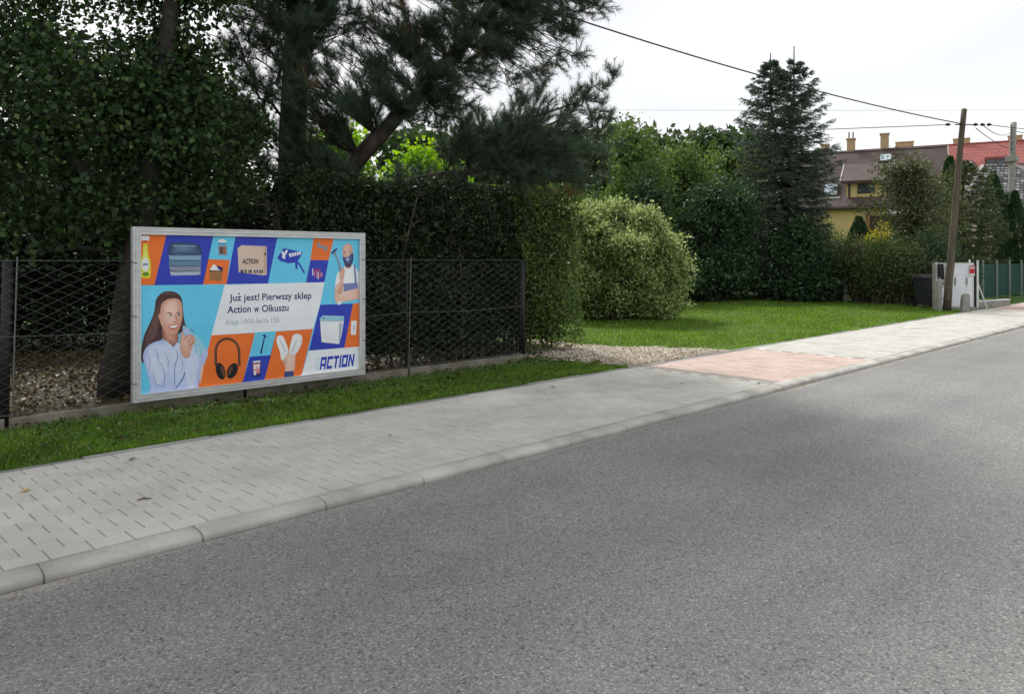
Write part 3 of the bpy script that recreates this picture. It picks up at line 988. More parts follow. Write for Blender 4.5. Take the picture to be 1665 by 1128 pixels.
# hammer, tin, slippers
q = Print(); q.k = 2
q.p('navy', [(846, 700), (852, 702), (828, 808), (818, 806)]).p('navy', [(835, 692), (850, 690), (862, 704), (856, 708), (846, 702), (836, 698)])
q.done('hammer_picture', poster)
q = Print(); q.k = 2
q.p('navy', [(770, 860), (824, 855), (818, 945), (772, 948)]).p('pink', [(774, 868), (820, 864), (814, 925), (776, 930)]).p('white', [(776, 852), (818, 848), (820, 858), (774, 862)]).p('white', [(780, 912), (792, 908), (790, 936), (778, 936)]).p('white', [(780, 876), (798, 873), (796, 884), (786, 888), (796, 896), (780, 902)], layer=6).p('white', [(802, 872), (814, 870), (812, 886), (806, 892), (804, 902), (800, 900)], layer=6)
q.done('tin_picture', poster)
q = Print(); q.k = 2
q.p('skin', [(946, 830), (968, 800), (990, 812), (984, 850), (972, 900), (966, 880)], True).p('skin_light', [(982, 800), (1030, 798), (1034, 830), (1022, 912), (972, 918), (978, 850)], True)
q.p('white', [(924, 704), (950, 696), (968, 716), (992, 790), (976, 818), (950, 846), (938, 790), (922, 740)], True).p('white', [(1024, 694), (1052, 686), (1076, 700), (1074, 740), (1044, 800), (1004, 812), (998, 780), (1010, 730)], True)
q.p('denim', [(966, 916), (1022, 910), (1020, 945), (962, 950)]).p('pale', stroke([(1012, 800), (1030, 760), (1044, 722)], 5)).p('pale', stroke([(942, 726), (958, 760), (974, 794)], 5), layer=8)
q.done('slippers_picture', poster)
# laundry basket and switch
q = Print(); q.k = 2
q.p('aqua', [(1186, 594), (1208, 573), (1338, 577), (1336, 612), (1192, 610)]).p('white', [(1190, 604), (1336, 606), (1318, 700), (1304, 748), (1196, 736), (1192, 660)]).p('black', ell(1214, 590, 5, 3)).p('black', ell(1324, 593, 5, 3), layer=5).p('pale', [(1190, 602), (1336, 604), (1336, 610), (1190, 608)]).p('pale', [(1306, 620), (1328, 618), (1312, 720), (1302, 742)])
q.done('basket_picture', poster)
q = Print(); q.k = 2
q.p('white', [(1382, 606), (1416, 604), (1408, 692), (1376, 690)]).p('pale', [(1394, 630), (1402, 630), (1400, 664), (1393, 664)])
q.done('wall_switch_picture', poster)
# smiling woman with a cup
q = Print(); q.k = 2
q.p('hair', [(270, 428), (322, 440), (350, 478), (356, 540), (364, 620), (384, 650), (350, 670), (320, 690), (250, 690), (210, 740), (160, 775), (125, 815), (112, 862), (97, 840), (100, 780), (118, 700), (150, 630), (170, 585), (184, 540), (194, 480), (226, 442)], True)
q.p('hair_mid', stroke([(210, 560), (196, 630), (180, 690), (140, 750)], [5, 18, 24, 10])).p('hair_mid', stroke([(230, 452), (270, 438), (310, 448)], [4, 12, 4]), layer=4)
for k_ in range(9):
    q.p('hair_mid', stroke([(236 - 6 * k_, 470 + 8 * k_), (214 - 6 * k_, 560 + 8 * k_), (190 - 7 * k_, 640 + 8 * k_), (160 - 5 * k_, 730 + 7 * k_)], [1, 4, 4, 1]), layer=4 + 0.1 * (k_ + 1))
for k_ in range(4):
    q.p('hair_mid', stroke([(350 + 2 * k_, 520 + 20 * k_), (357 + 3 * k_, 580 + 15 * k_), (362 + 4 * k_, 640 + 5 * k_)], [1, 4, 1]), layer=4.1 + 0.1 * k_)
q.k = 4
q.p('skin_dark', [(232, 650), (300, 690), (322, 680), (322, 742), (286, 762), (238, 735)], True)
q.p('skin', [(228, 505), (262, 478), (312, 472), (344, 492), (352, 540), (350, 590), (336, 645), (312, 688), (286, 702), (254, 690), (230, 650), (214, 606), (206, 575), (216, 562)], True)
q.p('skin_light', [(244, 520), (270, 492), (312, 486), (322, 520), (318, 560), (300, 590), (310, 612), (290, 622), (260, 612), (244, 570)], True)
q.p('skin_dark', stroke([(252, 566), (274, 558), (292, 568)], [4, 10, 5])).p('skin_dark', stroke([(312, 564), (328, 556), (344, 564)], [4, 8, 3]), layer=8)
q.p('white', ell(277, 576, 12, 5.5), layer=9).p('white', ell(328, 573, 11, 5.5), layer=9).p('black', ell(279, 575, 7, 5.5), layer=10).p('black', ell(329, 572, 7, 5.5), layer=10); q.k = 9
q.p('skin_dark', stroke([(296, 612), (306, 616), (316, 610)], [2, 6, 3]), layer=9).p('skin_dark', stroke([(310, 575), (313, 590), (318, 604)], [2, 4, 3]), layer=9)
q.p('red', [(262, 636), (294, 634), (328, 628), (322, 648), (298, 660), (276, 654)], True, layer=9).p('white', [(267, 639), (294, 638), (323, 632), (314, 646), (296, 652), (278, 648)], True)
q.p('skin_dark', stroke([(262, 690), (290, 700), (314, 684)], [1, 5, 1]), layer=9)
q.p('shirt', [(240, 724), (262, 745), (292, 768), (316, 738), (350, 760), (396, 800), (440, 730), (478, 760), (502, 800), (486, 850), (462, 920), (440, 1003), (432, 1060), (150, 1080), (150, 1000), (128, 900), (110, 830), (128, 772), (176, 738)], True, layer=10)
q.p('shirt_light', [(150, 770), (200, 750), (250, 770), (270, 830), (250, 920), (200, 990), (160, 930), (130, 850)], True)
q.p('shirt_dark', stroke([(312, 760), (318, 830), (300, 880), (296, 1000)], [3, 6, 5, 5])).p('shirt_dark', stroke([(385, 836), (372, 900), (340, 970), (300, 1020)], [4, 8, 10, 6]), layer=12).p('shirt_dark', stroke([(215, 860), (240, 930), (230, 1010)], [2, 5, 3]), layer=12).p('shirt_dark', stroke([(160, 900), (180, 960), (190, 1020)], [2, 4, 2]), layer=12)
for k_, ln in enumerate(([(140, 790), (150, 850), (146, 920)], [(180, 760), (200, 820), (206, 880)], [(240, 790), (262, 850), (258, 940)], [(330, 800), (348, 860), (340, 920)], [(410, 820), (424, 880), (412, 960)], [(170, 980), (210, 1000), (260, 990)], [(440, 760), (462, 800), (466, 850)])):
    q.p('shirt_dim', stroke(ln, [2, 9, 2]), layer=12.2 + 0.1 * k_)
q.p('shirt_light', [(250, 728), (292, 764), (286, 790), (262, 768)], layer=13).p('shirt_light', [(318, 742), (340, 752), (326, 800), (298, 770)], layer=13)
q.p('shirt_light', [(398, 720), (420, 712), (436, 780), (446, 860), (430, 930), (420, 1010), (380, 1020), (362, 900), (380, 830)], True, layer=14)
q.p('aqua', [(352, 640), (384, 648), (410, 690), (440, 700), (470, 750), (478, 790), (440, 820), (420, 780), (400, 700), (360, 690)], True, layer=15)
q.p('shirt', [(356, 650), (384, 660), (400, 690), (372, 700)], layer=16).p('shirt_light', stroke([(424, 770), (442, 768), (446, 800), (430, 836)], 9), layer=16).p('shirt_dark', stroke([(396, 668), (408, 660), (416, 676)], 6), layer=17)
q.p('skin', [(340, 690), (346, 672), (354, 676), (352, 716), (376, 694), (402, 690), (420, 704), (424, 736), (410, 760), (396, 800), (392, 826), (360, 832), (340, 800), (334, 750)], True, layer=18)
for k_, (a, b_) in enumerate((((356, 722), (380, 698)), ((370, 740), (404, 708)), ((380, 758), (418, 730)))):
    q.p('skin_dark', stroke([a, ((a[0] + b_[0]) / 2 + 2, (a[1] + b_[1]) / 2 + 5), b_], [2, 5, 2]), layer=19)
q.p('skin_light', stroke([(348, 682), (347, 720), (344, 760)], [5, 8, 6]), layer=19)
q.p('skin_light', [(452, 930), (462, 880), (474, 860), (470, 910), (452, 990)], True, layer=18)
q.done('smiling_woman_picture', poster)
# bearded man with a hammer
q = Print(); q.k = 2
q.p('white', [(1338, 285), (1362, 268), (1398, 262), (1424, 290), (1436, 340), (1430, 430), (1340, 420), (1320, 380), (1300, 430), (1284, 440), (1288, 380), (1300, 320)], True)
q.p('skin_dark', ell(1370, 262, 22, 22)).p('skin', [(1338, 165), (1352, 140), (1376, 132), (1396, 150), (1402, 190), (1398, 230), (1376, 262), (1352, 252), (1340, 215)], True)
q.p('skin_light', ell(1366, 158, 20, 18)).p('navy', [(1338, 212), (1346, 222), (1360, 216), (1378, 212), (1394, 190), (1402, 200), (1400, 240), (1382, 270), (1360, 270), (1344, 248)], True).p('white', ell(1368, 230, 8, 4, -0.2)).p('black', ell(1352, 186, 5, 3), layer=8).p('black', ell(1382, 180, 5, 3), layer=8)
q.p('shirt_dark', [(1338, 378), (1424, 372), (1432, 430), (1340, 428)], layer=9).p('shirt_dark', [(1404, 262), (1414, 262), (1420, 374), (1408, 376)], layer=9)
q.p('skin_light', [(1290, 392), (1322, 380), (1336, 430), (1420, 408), (1436, 440), (1430, 470), (1350, 486), (1300, 500), (1282, 470)], True, layer=11)
q.p('skin', [(1316, 300), (1334, 280), (1348, 300), (1338, 350), (1336, 400), (1322, 440), (1300, 430), (1316, 360)], True, layer=12)
q.p('grey', [(1280, 182), (1290, 176), (1322, 262), (1326, 300), (1316, 304), (1308, 250)], layer=13).p('navy', [(1266, 192), (1284, 172), (1302, 160), (1306, 168), (1288, 184), (1274, 200)], layer=14)
q.p('white', [(1296, 492), (1326, 484), (1320, 506), (1298, 508)], layer=12)
q.done('bearded_man_picture', poster)

# lettering
def words(text, a, b_, cap, color, name, bold=0.0, layer=3):
    """text fitted between the two baseline points a and b_ of the design grid"""
    (x0, z0), (x1, z1) = art(*a), art(*b_)
    zt = art(a[0], a[1] - cap)[1]
    cu = bpy.data.curves.new(name, 'FONT')
    cu.body = text
    cu.size = 1.0
    cu.offset = bold
    cu.resolution_u = 2
    tmp = bpy.data.objects.new(name, cu)
    COL.objects.link(tmp)
    dg = bpy.context.evaluated_depsgraph_get()
    dg.update()
    me = bpy.data.meshes.new_from_object(tmp.evaluated_get(dg))
    bpy.data.objects.remove(tmp)
    v = np.array([p.co for p in me.vertices])
    v[:, 0] -= v[:, 0].min()
    sx = (x1 - x0) / v[:, 0].max()
    sy = (zt - z0) / 0.72
    co = np.stack([x0 + v[:, 0] * sx, np.full(len(v), 0.0335 - 0.00022 * layer), (z0 + z1) / 2 + v[:, 1] * sy], 1)
    me.vertices.foreach_set('co', co.ravel())
    me.materials.clear()
    me.materials.append(INK[color])
    me.update()
    return link(name, me, poster)
def line_of_words(parts, color, bold, layer=3):
    for text, a, b_, cap in parts:
        words(text, a, b_, cap, color, 'printed_word', bold, layer)
line_of_words([('Juz', (637, 487), (711, 485), 42), ('jest!', (724, 484), (821, 481), 42), ('Pierwszy', (838, 480), (1020, 475), 42), ('sklep', (1034, 474), (1140, 471), 42)], 'navy', 0.018)
line_of_words([('Action', (624, 560), (768, 555), 44), ('w', (786, 554), (818, 553), 44), ('Olkuszu', (834, 552), (998, 546), 44)], 'navy', 0.018)
line_of_words([('Aleja', (608, 633), (693, 628), 34), ('1000-lecie', (708, 627), (874, 619), 34), ('15b', (890, 618), (943, 616), 34)], 'pale', 0.01)
line_of_words([('ACTION', (722, 260), (818, 258), 30)], 'black', 0.03, 6)

q = Print(); q.k = 2
q.p('navy', ell(697, 443, 5.5, 5.5, 0, 10)).done('letter_dot', poster)

# bold slanted logo lettering, each letter from straight strokes
LOGO = {'A': [[(0, 0), (0.26, 0), (0.26, 0.3), (0.26, 1), (0, 1)], [(0.26, 0.76), (0.64, 0.76), (0.64, 1), (0.26, 1)], [(0.64, 0), (0.9, 0), (0.9, 1), (0.64, 1)], [(0.26, 0.26), (0.64, 0.26), (0.64, 0.46), (0.26, 0.46)]],
        'C': [[(0, 0), (0.27, 0), (0.27, 1), (0, 1)], [(0.27, 0), (0.88, 0), (0.88, 0.24), (0.27, 0.24)], [(0.27, 0.76), (0.88, 0.76), (0.88, 1), (0.27, 1)]],
        'T': [[(0, 0.76), (0.84, 0.76), (0.84, 1), (0, 1)], [(0.29, 0), (0.56, 0), (0.56, 0.76), (0.29, 0.76)]],
        'I': [[(0, 0), (0.27, 0), (0.27, 1), (0, 1)]],
        'O': [[(0, 0), (0.27, 0), (0.27, 1), (0, 1)], [(0.27, 0), (0.66, 0), (0.66, 0.24), (0.27, 0.24)], [(0.27, 0.76), (0.66, 0.76), (0.66, 1), (0.27, 1)], [(0.66, 0), (0.93, 0), (0.93, 1), (0.66, 1)]],
        'N': [[(0, 0), (0.26, 0), (0.26, 1), (0, 1)], [(0.26, 0.66), (0.66, 0.06), (0.66, 0.42), (0.26, 1)], [(0.66, 0), (0.92, 0), (0.92, 1), (0.66, 1)]]}
(lx0, lz0), (lx1, lz1) = art(1180, 902), art(1398, 884)
lz0 = (lz0 + lz1) / 2
lz1 = lz0 + (art(1290, 818)[1] - art(1290, 893)[1])
tw_ = sum(max(p[0] for s in LOGO[c] for p in s) + 0.13 for c in 'ACTION') - 0.13
sc = (lx1 - lx0 - 0.025) / tw_
cx_ = 0
for c in 'ACTION':
    mb = MB()
    for s in LOGO[c]:
        pts = [(lx0 + (cx_ + p[0]) * sc + 0.16 * p[1] * (lz1 - lz0), 0.0328, lz0 + p[1] * (lz1 - lz0)) for p in s]
        mb.add(pts, [tuple(range(len(pts)))])
    link('logo_letter', mb.mesh('logo_letter', INK['blue']), poster)
    cx_ += max(p[0] for s in LOGO[c] for p in s) + 0.13
for k_ in range(3):
    x = lx0 - 0.028 - 0.022 * k_
    w_ = 0.008 - 0.002 * k_
    link('logo_stripe', MB().add([(x, 0.0328, lz0), (x + w_, 0.0328, lz0), (x + w_ + 0.02, 0.0328, lz1), (x + 0.02, 0.0328, lz1)], [(0, 1, 2, 3)]).mesh('logo_stripe', INK['aqua']), poster)

# wire ties to the fence
for (xs, zs) in ((-W2, 1.42), (-W2, 0.88), (-W2, 0.2), (W2, 1.45), (W2, 0.96), (W2, 0.44)):
    s = -1 if xs < 0 else 1
    link('wire_tie', MB().tube([(xs - s * 0.04, 0.0, zs - 0.012), (xs - s * 0.01, -0.008, zs - 0.01), (xs + s * 0.015, 0.02, zs), (xs + s * 0.07, 0.2, zs + 0.02)], 0.004, 5).mesh('wire_tie', M['cable']), board)

# ================================================================== chain-link fence
fence = thing('chain_link_fence', 'wire chain-link fence on a low concrete plinth running along the verge', 'fence', (4.0, 8.4, 0.02))
FO = np.array([4.0, 8.4, 0.02])
FX0, FX1, FZ0, FZ1 = -1.6, 8.50, 0.13, 1.59
p_ = 0.098
nw = int((FX1 - FX0) / p_)
zs = np.arange(FZ0, FZ1 + 0.001, p_ / 2)
r = rng(61)
A, B = [], []
for i in range(nw):
    x = FX0 + (i + 0.5) * p_ + (p_ / 2) * np.where((np.arange(len(zs)) + i) % 2 == 0, -1, 1) * 1.02 + r.normal(0, 0.003, len(zs))
    y = -0.045 + 0.006 * np.where(np.arange(len(zs)) % 2 == 0, -1, 1) * (1 if i % 2 else -1) + 0.012 * math.sin(i * 0.21)
    P = np.stack([x - FO[0], y, zs - FO[2] + 0.008 * np.sin(i * 0.3)], 1)
    A.append(P[:-1]); B.append(P[1:])
A, B = np.concatenate(A), np.concatenate(B)
v, t = frusta(A, B, np.full(len(A), 0.0015), np.full(len(A), 0.0015), 4)
link('wire_mesh', np_mesh('wire_mesh', v, t, M['galv']), fence)
for z, sag in ((FZ1 - 0.005, 0.004), (0.88, 0.03), (FZ0 + 0.02, 0.005)):
    pts = [(x - FO[0], -0.055, z - FO[2] - sag * abs(math.sin((x - 1.7) * math.pi / 2.3))) for x in np.linspace(FX0, FX1, 60)]
    link('tension_wire', MB().tube(pts, 0.0028, 5).mesh('tension_wire', M['galv']), fence)
for x, w_, lean in ((-0.6, 0.04, 0.0), (1.70, 0.045, 0.02), (4.02, 0.04, 0.0), (6.34, 0.016, 0.015), (8.58, 0.05, 0.0)):
    link('post', MB().tube([(x - FO[0] - lean, 0.02, -0.1), (x - FO[0] + lean, 0.02, 1.56)], w_, 10).mesh('post', M['black_metal'], True), fence)
for x in (1.76, 6.345):
    link('tension_rod', MB().tube([(x - FO[0] - 0.02, -0.05, 0.1), (x - FO[0] + 0.02, -0.05, 1.6)], 0.007, 6).mesh('tension_rod', M['galv']), fence)
# plinth boards, one between each pair of posts
for x0, x1 in ((-1.6, -0.62), (-0.58, 1.68), (1.72, 4.0), (4.04, 6.33), (6.37, 8.62)):
    n_ = 14
    xs = np.linspace(x0, x1, n_) - FO[0]
    v, f = [], []
    for i, x in enumerate(xs):
        dz = r.normal(0, 0.004)
        v += [(x, -0.03, -0.15), (x, -0.03 + r.normal(0, 0.003), 0.085 + dz), (x, -0.022, 0.095 + dz), (x, 0.04, 0.095 + dz), (x, 0.045, -0.15)]
    for i in range(n_ - 1):
        f += [(i * 5 + k, i * 5 + k + 1, (i + 1) * 5 + k + 1, (i + 1) * 5 + k) for k in range(4)]
    f += [(0, 1, 2, 3, 4), tuple((n_ - 1) * 5 + k for k in range(5))[::-1]]
    link('plinth_board', MB().add(v, f).mesh('plinth_board', M['plinth']), fence)

# ================================================================== poles and wires
def lean_pole(name, label, base, top, r0, r1, mat, cat='utility pole'):
    root = thing(name, label, cat, base)
    b, t = np.array(base), np.array(top)
    n_ = 14
    rr = rng(int(abs(base[0]) * 10))
    pts = [(t - b) * k / (n_ - 1) + (np.array([*rr.normal(0, 0.007, 2), 0]) if 0 < k else 0) for k in range(n_)]
    pts[0] = pts[0] + np.array([0, 0, -0.1])
    link('shaft', MB().tube(pts, np.linspace(r0, r1, n_), 10).mesh('shaft', mat, True), root)
    return root, t - b
P1B, P1T = (25.30, 7.12, 0.08), (25.80, 6.80, 6.08)
pole1, P1 = lean_pole('utility_pole', 'leaning weathered wooden utility pole beside the white gate', P1B, P1T, 0.12, 0.078, M['pole_wood'])
st = MB()
st.prism([(-0.07, -0.06), (0.07, -0.06), (0.07, 0.06), (-0.07, 0.06)], -0.1, 0.86, 'z')
o = link('concrete_stub', st.mesh('concrete_stub', M['concrete']), pole1, (-0.16, 0.16, 0), (0, 0, 0.8))
for k_, (z, w_) in enumerate(((0.35, 0.16), (0.7, 0.155))):
    link('strap', MB().tube([(-0.1 + w_ * 1.5 * math.cos(a) + 0.02, 0.09 + w_ * 1.3 * math.sin(a), z) for a in np.linspace(0, 6.28, 13)], 0.008, 4).mesh('strap', M['galv']), pole1)
def on_pole(f):
    return np.array(P1B) + P1 * f
aw = on_pole(0.922)
b_ = aw - np.array(P1B)
link('cross_bolt', MB().tube([b_ + (-0.16, 0.15, 0), b_ + (0.30, -0.28, 0.0)], 0.018, 6).mesh('cross_bolt', M['black_metal']), pole1)
for (dx, dy) in ((-0.30, 0.30), (0.30, -0.28), (0.46, -0.42), (0.60, -0.56)):
    link('insulator', MB().tube([b_ + (dx - 0.05, dy + 0.05, 0), b_ + (dx - 0.03, dy + 0.03, 0.0), b_ + (dx, dy, 0.01), b_ + (dx + 0.05, dy - 0.05, 0)], [0.02, 0.045, 0.045, 0.02], 8).mesh('insulator', M['black_metal'], True), pole1)
P2B, P2T = (46.2, 10.15, 0.05), (46.75, 10.0, 8.7)
pole2, P2 = lean_pole('utility_pole', 'grey concrete utility pole near the right edge in front of the red roof', P2B, P2T, 0.19, 0.14, M['concrete'])
link('cable_bracket', MB().box(-0.34, -0.28, -0.03, 0.03, 7.0, 8.5).box(-0.34, 0.2, -0.02, 0.02, 7.5, 7.54).box(-0.34, 0.2, -0.02, 0.02, 8.2, 8.24).mesh('cable_bracket', M['galv']), pole2, (0.5, -0.12, 0))
link('junction_box', MB().box(-0.3, 0.3, -0.25, 0.25, 0, 0.3).mesh('junction_box', M['concrete']), pole2, (0.42, -0.1, 6.6))
link('pole_clamp', MB().box(-0.34, 0.0, -0.2, 0.2, 0, 0.12).mesh('pole_clamp', M['galv']), pole2, (0.25, -0.1, 4.9))

def wire(label, a, b_, sag, rad):
    a, b_ = np.array(a, float), np.array(b_, float)
    n_ = 48
    pts = [a + (b_ - a) * s - np.array([0, 0, sag * 4 * s * (1 - s)]) for s in np.linspace(0, 1, n_)]
    o = link('overhead_wire', MB().tube(np.array(pts) - a, rad, 5).mesh('overhead_wire', M['cable']), None, tuple(a))
    return tag(o, label, 'wire')
wire('thick black cable running down from the pine crown to the leaning wooden pole', (-0.6, 12.4, 7.9), tuple(aw + (0, 0, 0.02)), 0.55, 0.017)
wire('thin wire reaching the wooden pole level from behind the spruce', (30.5, 36.6, 9.1), tuple(aw + (-0.3, 0.3, 0)), 0.12, 0.013)
wire('wire leaving the wooden pole level towards the right picture edge', tuple(aw + (0.6, -0.56, 0)), (60.0, 8.0, 9.6), 0.15, 0.013)
wire('wire from the wooden pole to the top of the concrete pole', tuple(aw + (0.46, -0.42, 0)), tuple(np.array(P2B) + (0.3, -0.12, 8.15)), 0.25, 0.014)
wire('sloping wire from the wooden pole down to the middle of the concrete pole', tuple(aw + (0.30, -0.28, -0.1)), tuple(np.array(P2B) + (0.2, -0.1, 7.25)), 0.1, 0.014)
wire('short wire leaving the concrete pole at the right picture edge', tuple(np.array(P2B) + (0.6, -0.12, 8.2)), (62.0, 6.0, 9.0), 0.2, 0.02)
wire('very thin distant power line high across the sky', (95.1, 117.6, 30.9), (205.3, 7.8, 30.9), 0.3, 0.022)

# ================================================================== gate, bin, posts, far fences
M['white_metal'] = noisy_mat('white_painted_sheet', (0.66, 0.68, 0.72), (0.76, 0.78, 0.82), 3, 0.5, 0.4, 40, 0.05)
M['white_post'] = noisy_mat('off_white_paint', (0.55, 0.56, 0.55), (0.72, 0.72, 0.70), 6, 0.6, 0.3, 40, 0.1)
GZ = math.radians(45.2 - 90)        # faces the street diagonally
gate = thing('metal_gate', 'pale grey sheet-metal gate with two diamond ornaments behind the wooden pole', 'gate', (26.55, 7.20, 0.08), GZ)
def gpart(name, x0, x1, y0, y1, z0, z1, mat):
    return link(name, MB().box(x0, x1, y0, y1, z0, z1).mesh(name, mat), gate)
leaf = gpart('gate_leaf', -0.28, 0.50, -0.012, 0.012, 0.08, 1.36, M['white_metal'])
for (x0, x1, z0, z1) in ((-0.28, 0.50, 1.36, 1.40), (-0.28, 0.50, 0.04, 0.08), (-0.32, -0.28, 0.04, 1.40), (0.50, 0.53, 0.04, 1.40)):
    link('leaf_frame', MB().box(x0, x1, -0.02, 0.02, z0, z1).mesh('leaf_frame', M['white_post']), leaf)
for cx in (-0.05, 0.31):
    for (s_, m_) in ((1.0, M['white_post']), (0.55, M['black_metal'])):
        mb = MB()
        out = [(0, 0.24 * s_), (0.055 * s_, 0), (0, -0.24 * s_), (-0.055 * s_, 0)]
        inn = [(a * 0.62, b * 0.62) for a, b in out]
        yy = -0.022 if s_ == 1 else -0.024
        mb.add([(cx + a, yy, 0.83 + b) for a, b in out + inn], [(k, (k + 1) % 4, 4 + (k + 1) % 4, 4 + k) for k in range(4)])
        mb.add([(cx + a, -0.0125, 0.83 + b) for a, b in out + inn], [(k, 4 + k, 4 + (k + 1) % 4, (k + 1) % 4) for k in range(4)])
        link('diamond_ornament', mb.mesh('diamond_ornament', m_), leaf)
gpart('gate_post', -0.72, -0.66, -0.05, 0.05, -0.05, 1.40, M['concrete'])
gpart('gate_post', -0.655, -0.60, -0.03, 0.03, -0.05, 1.42, M['white_post'])
gpart('gate_post', 0.56, 0.60, -0.03, 0.03, -0.05, 1.50, M['black_metal'])
gpart('gate_post', 0.61, 0.67, -0.04, 0.04, -0.05, 1.48, M['white_post'])
gpart('gate_post', 0.42, 0.46, 0.03, 0.06, -0.05, 1.50, M['white_post'])
gpart('threshold', -0.3, 0.62, -0.12, 0.1, -0.08, 0.03, M['concrete'])
side_ = gpart('side_panel', -0.595, -0.34, -0.01, 0.01, 0.06, 0.72, M['white_metal'])
for (a, b_) in (((-0.59, 0.74), (-0.36, 1.38)), ((-0.36, 0.74), (-0.59, 1.0)), ((-0.59, 1.38), (-0.36, 1.38)), ((-0.36, 0.74), (-0.36, 1.38)), ((-0.59, 0.86), (-0.36, 0.86))):
    link('lattice_bar', MB().tube([(a[0], 0, a[1]), (b_[0], 0, b_[1])], 0.016, 6).mesh('lattice_bar', M['white_post']), side_)
link('letter_box', MB().box(-0.60, -0.46, -0.12, -0.035, 0.95, 1.36).mesh('letter_box', M['black_metal']), gate)
link('brace', MB().tube([(0.66, -0.02, 0.75), (0.95, 0.0, 0.0)], 0.02, 6).mesh('brace', M['white_post']), gate)
sign = thing('warning_plate', 'small red and white plate hanging on the right of the gate', 'sign', (26.55 + 0.46 * math.cos(GZ) - 0.03, 7.20 + 0.46 * math.sin(GZ) - 0.03, 0.08 + 1.0), GZ)
link('plate', MB().box(-0.085, 0.085, -0.006, 0.0, 0, 0.32).mesh('plate', M['white_post']), sign)
M['sign_red'] = flat_mat('sign_red', (0.5, 0.03, 0.04), 0.5)
link('red_band', MB().box(-0.08, 0.08, -0.009, -0.0065, 0.07, 0.22).mesh('red_band', M['sign_red']), sign)
link('red_band', MB().box(-0.08, 0.08, -0.009, -0.0065, 0.27, 0.31).mesh('red_band', M['sign_red']), sign)

wbin = thing('waste_bin', 'dark wheeled waste bin standing at the left of the gate', 'bin', (26.62, 8.08, 0.07), GZ)
mb = MB()
mb.add([(-0.22, -0.24, 0.08), (0.22, -0.24, 0.08), (0.22, 0.22, 0.08), (-0.22, 0.22, 0.08), (-0.29, -0.31, 0.93), (0.29, -0.31, 0.93), (0.29, 0.27, 0.93), (-0.29, 0.27, 0.93)],
       [(3, 2, 1, 0), (0, 1, 5, 4), (1, 2, 6, 5), (2, 3, 7, 6), (3, 0, 4, 7), (4, 5, 6, 7)])
link('body', mb.mesh('body', flat_mat('bin_plastic', (0.03, 0.033, 0.036), 0.5)), wbin)
M['bin_lid'] = flat_mat('bin_lid_plastic', (0.05, 0.052, 0.055), 0.45)
lid = MB().add([(-0.31, -0.34, 0.935), (0.31, -0.34, 0.935), (0.31, 0.3, 0.935), (-0.31, 0.3, 0.935), (-0.29, -0.31, 1.0), (0.29, -0.31, 1.0), (0.27, 0.27, 1.04), (-0.27, 0.27, 1.04)],
       [(3, 2, 1, 0), (0, 1, 5, 4), (1, 2, 6, 5), (2, 3, 7, 6), (3, 0, 4, 7), (4, 5, 6, 7)])
link('lid', lid.mesh('lid', M['bin_lid']), wbin)
for s in (-1, 1):
    link('wheel', MB().tube([(s * 0.24, 0.22, 0.1), (s * 0.29, 0.22, 0.1)], 0.1, 14).mesh('wheel', M['black_metal']), wbin)
link('handle', MB().tube([(-0.26, 0.33, 0.98), (0.26, 0.33, 0.98)], 0.018, 8).mesh('handle', M['black_metal']), wbin)

boll = thing('concrete_bollard', 'short leaning concrete bollard on the pavement edge in front of the gate', 'bollard', (25.15, 6.56, 0.07), 0.7)
mb = MB()
mb.add([(x * w_ + (0.1 - 0.12 * z), y * w_, z) for z, w_ in ((-0.1, 0.1), (0.44, 0.09), (0.5, 0.07)) for (x, y) in ((-1, -1), (1, -1), (1, 1), (-1, 1))],
       [(8, 9, 10, 11)] + [(l * 4 + k, l * 4 + (k + 1) % 4, (l + 1) * 4 + (k + 1) % 4, (l + 1) * 4 + k) for l in range(2) for k in range(4)])
link('shaft', mb.mesh('shaft', M['concrete']), boll)
link('cap', MB().box(-0.03, 0.09, -0.05, 0.05, 0.501, 0.515).mesh('cap', M['plinth']), boll)

# neighbour's low fence behind the shrubs
nf = thing('post_and_rail_fence', 'low fence of concrete posts and dark rails under the loose shrubs', 'fence', (28.7, 10.4, 0.04))
a0, a1 = np.array([0.55, 2.5]), np.array([-1.0, -1.8])
for k_ in range(4):
    q = a0 + (a1 - a0) * k_ / 3
    link('post', MB().box(-0.07, 0.07, -0.07, 0.07, -0.1, 1.05).mesh('post', M['concrete']), nf, (q[0], q[1], 0), (0, 0, 0.35))
for k_ in range(3):
    qa, qb = a0 + (a1 - a0) * (k_ + 0.05) / 3, a0 + (a1 - a0) * (k_ + 0.95) / 3
    for z in (0.28, 0.72):
        link('rail', MB().tube([(qa[0], qa[1], z), (qb[0], qb[1], z)], 0.028, 6).mesh('rail', M['black_metal']), nf)

# green mesh fence
M['green_metal'] = flat_mat('green_coated_steel', (0.03, 0.12, 0.09), 0.5)
M['post_grey'] = flat_mat('grey_green_post', (0.22, 0.26, 0.22), 0.6)
gf = thing('mesh_fence', 'dark green wire mesh fence on grey posts at the right picture edge', 'fence', (31.3, 7.75, 0.06))
mb = MB()
for x in np.arange(0, 14, 0.06):
    mb.box(x, x + 0.006, -0.003, 0.003, 0.1, 1.35)
for z in np.arange(0.1, 1.36, 0.08):
    mb.box(0, 14, -0.0075, -0.0035, z, z + 0.006)
link('wire_mesh', mb.mesh('wire_mesh', M['green_metal']), gf)
link('shade_net', MB().box(0, 14, 0.006, 0.009, 0.14, 1.33).mesh('shade_net', flat_mat('green_net', (0.018, 0.065, 0.05), 0.8)), gf)
for k_ in range(8):
    link('post', MB().box(-0.03, 0.03, -0.07, -0.015, -0.1, 1.5).mesh('post', M['post_grey']), gf, (0.3 + 1.9 * k_, 0, 0))
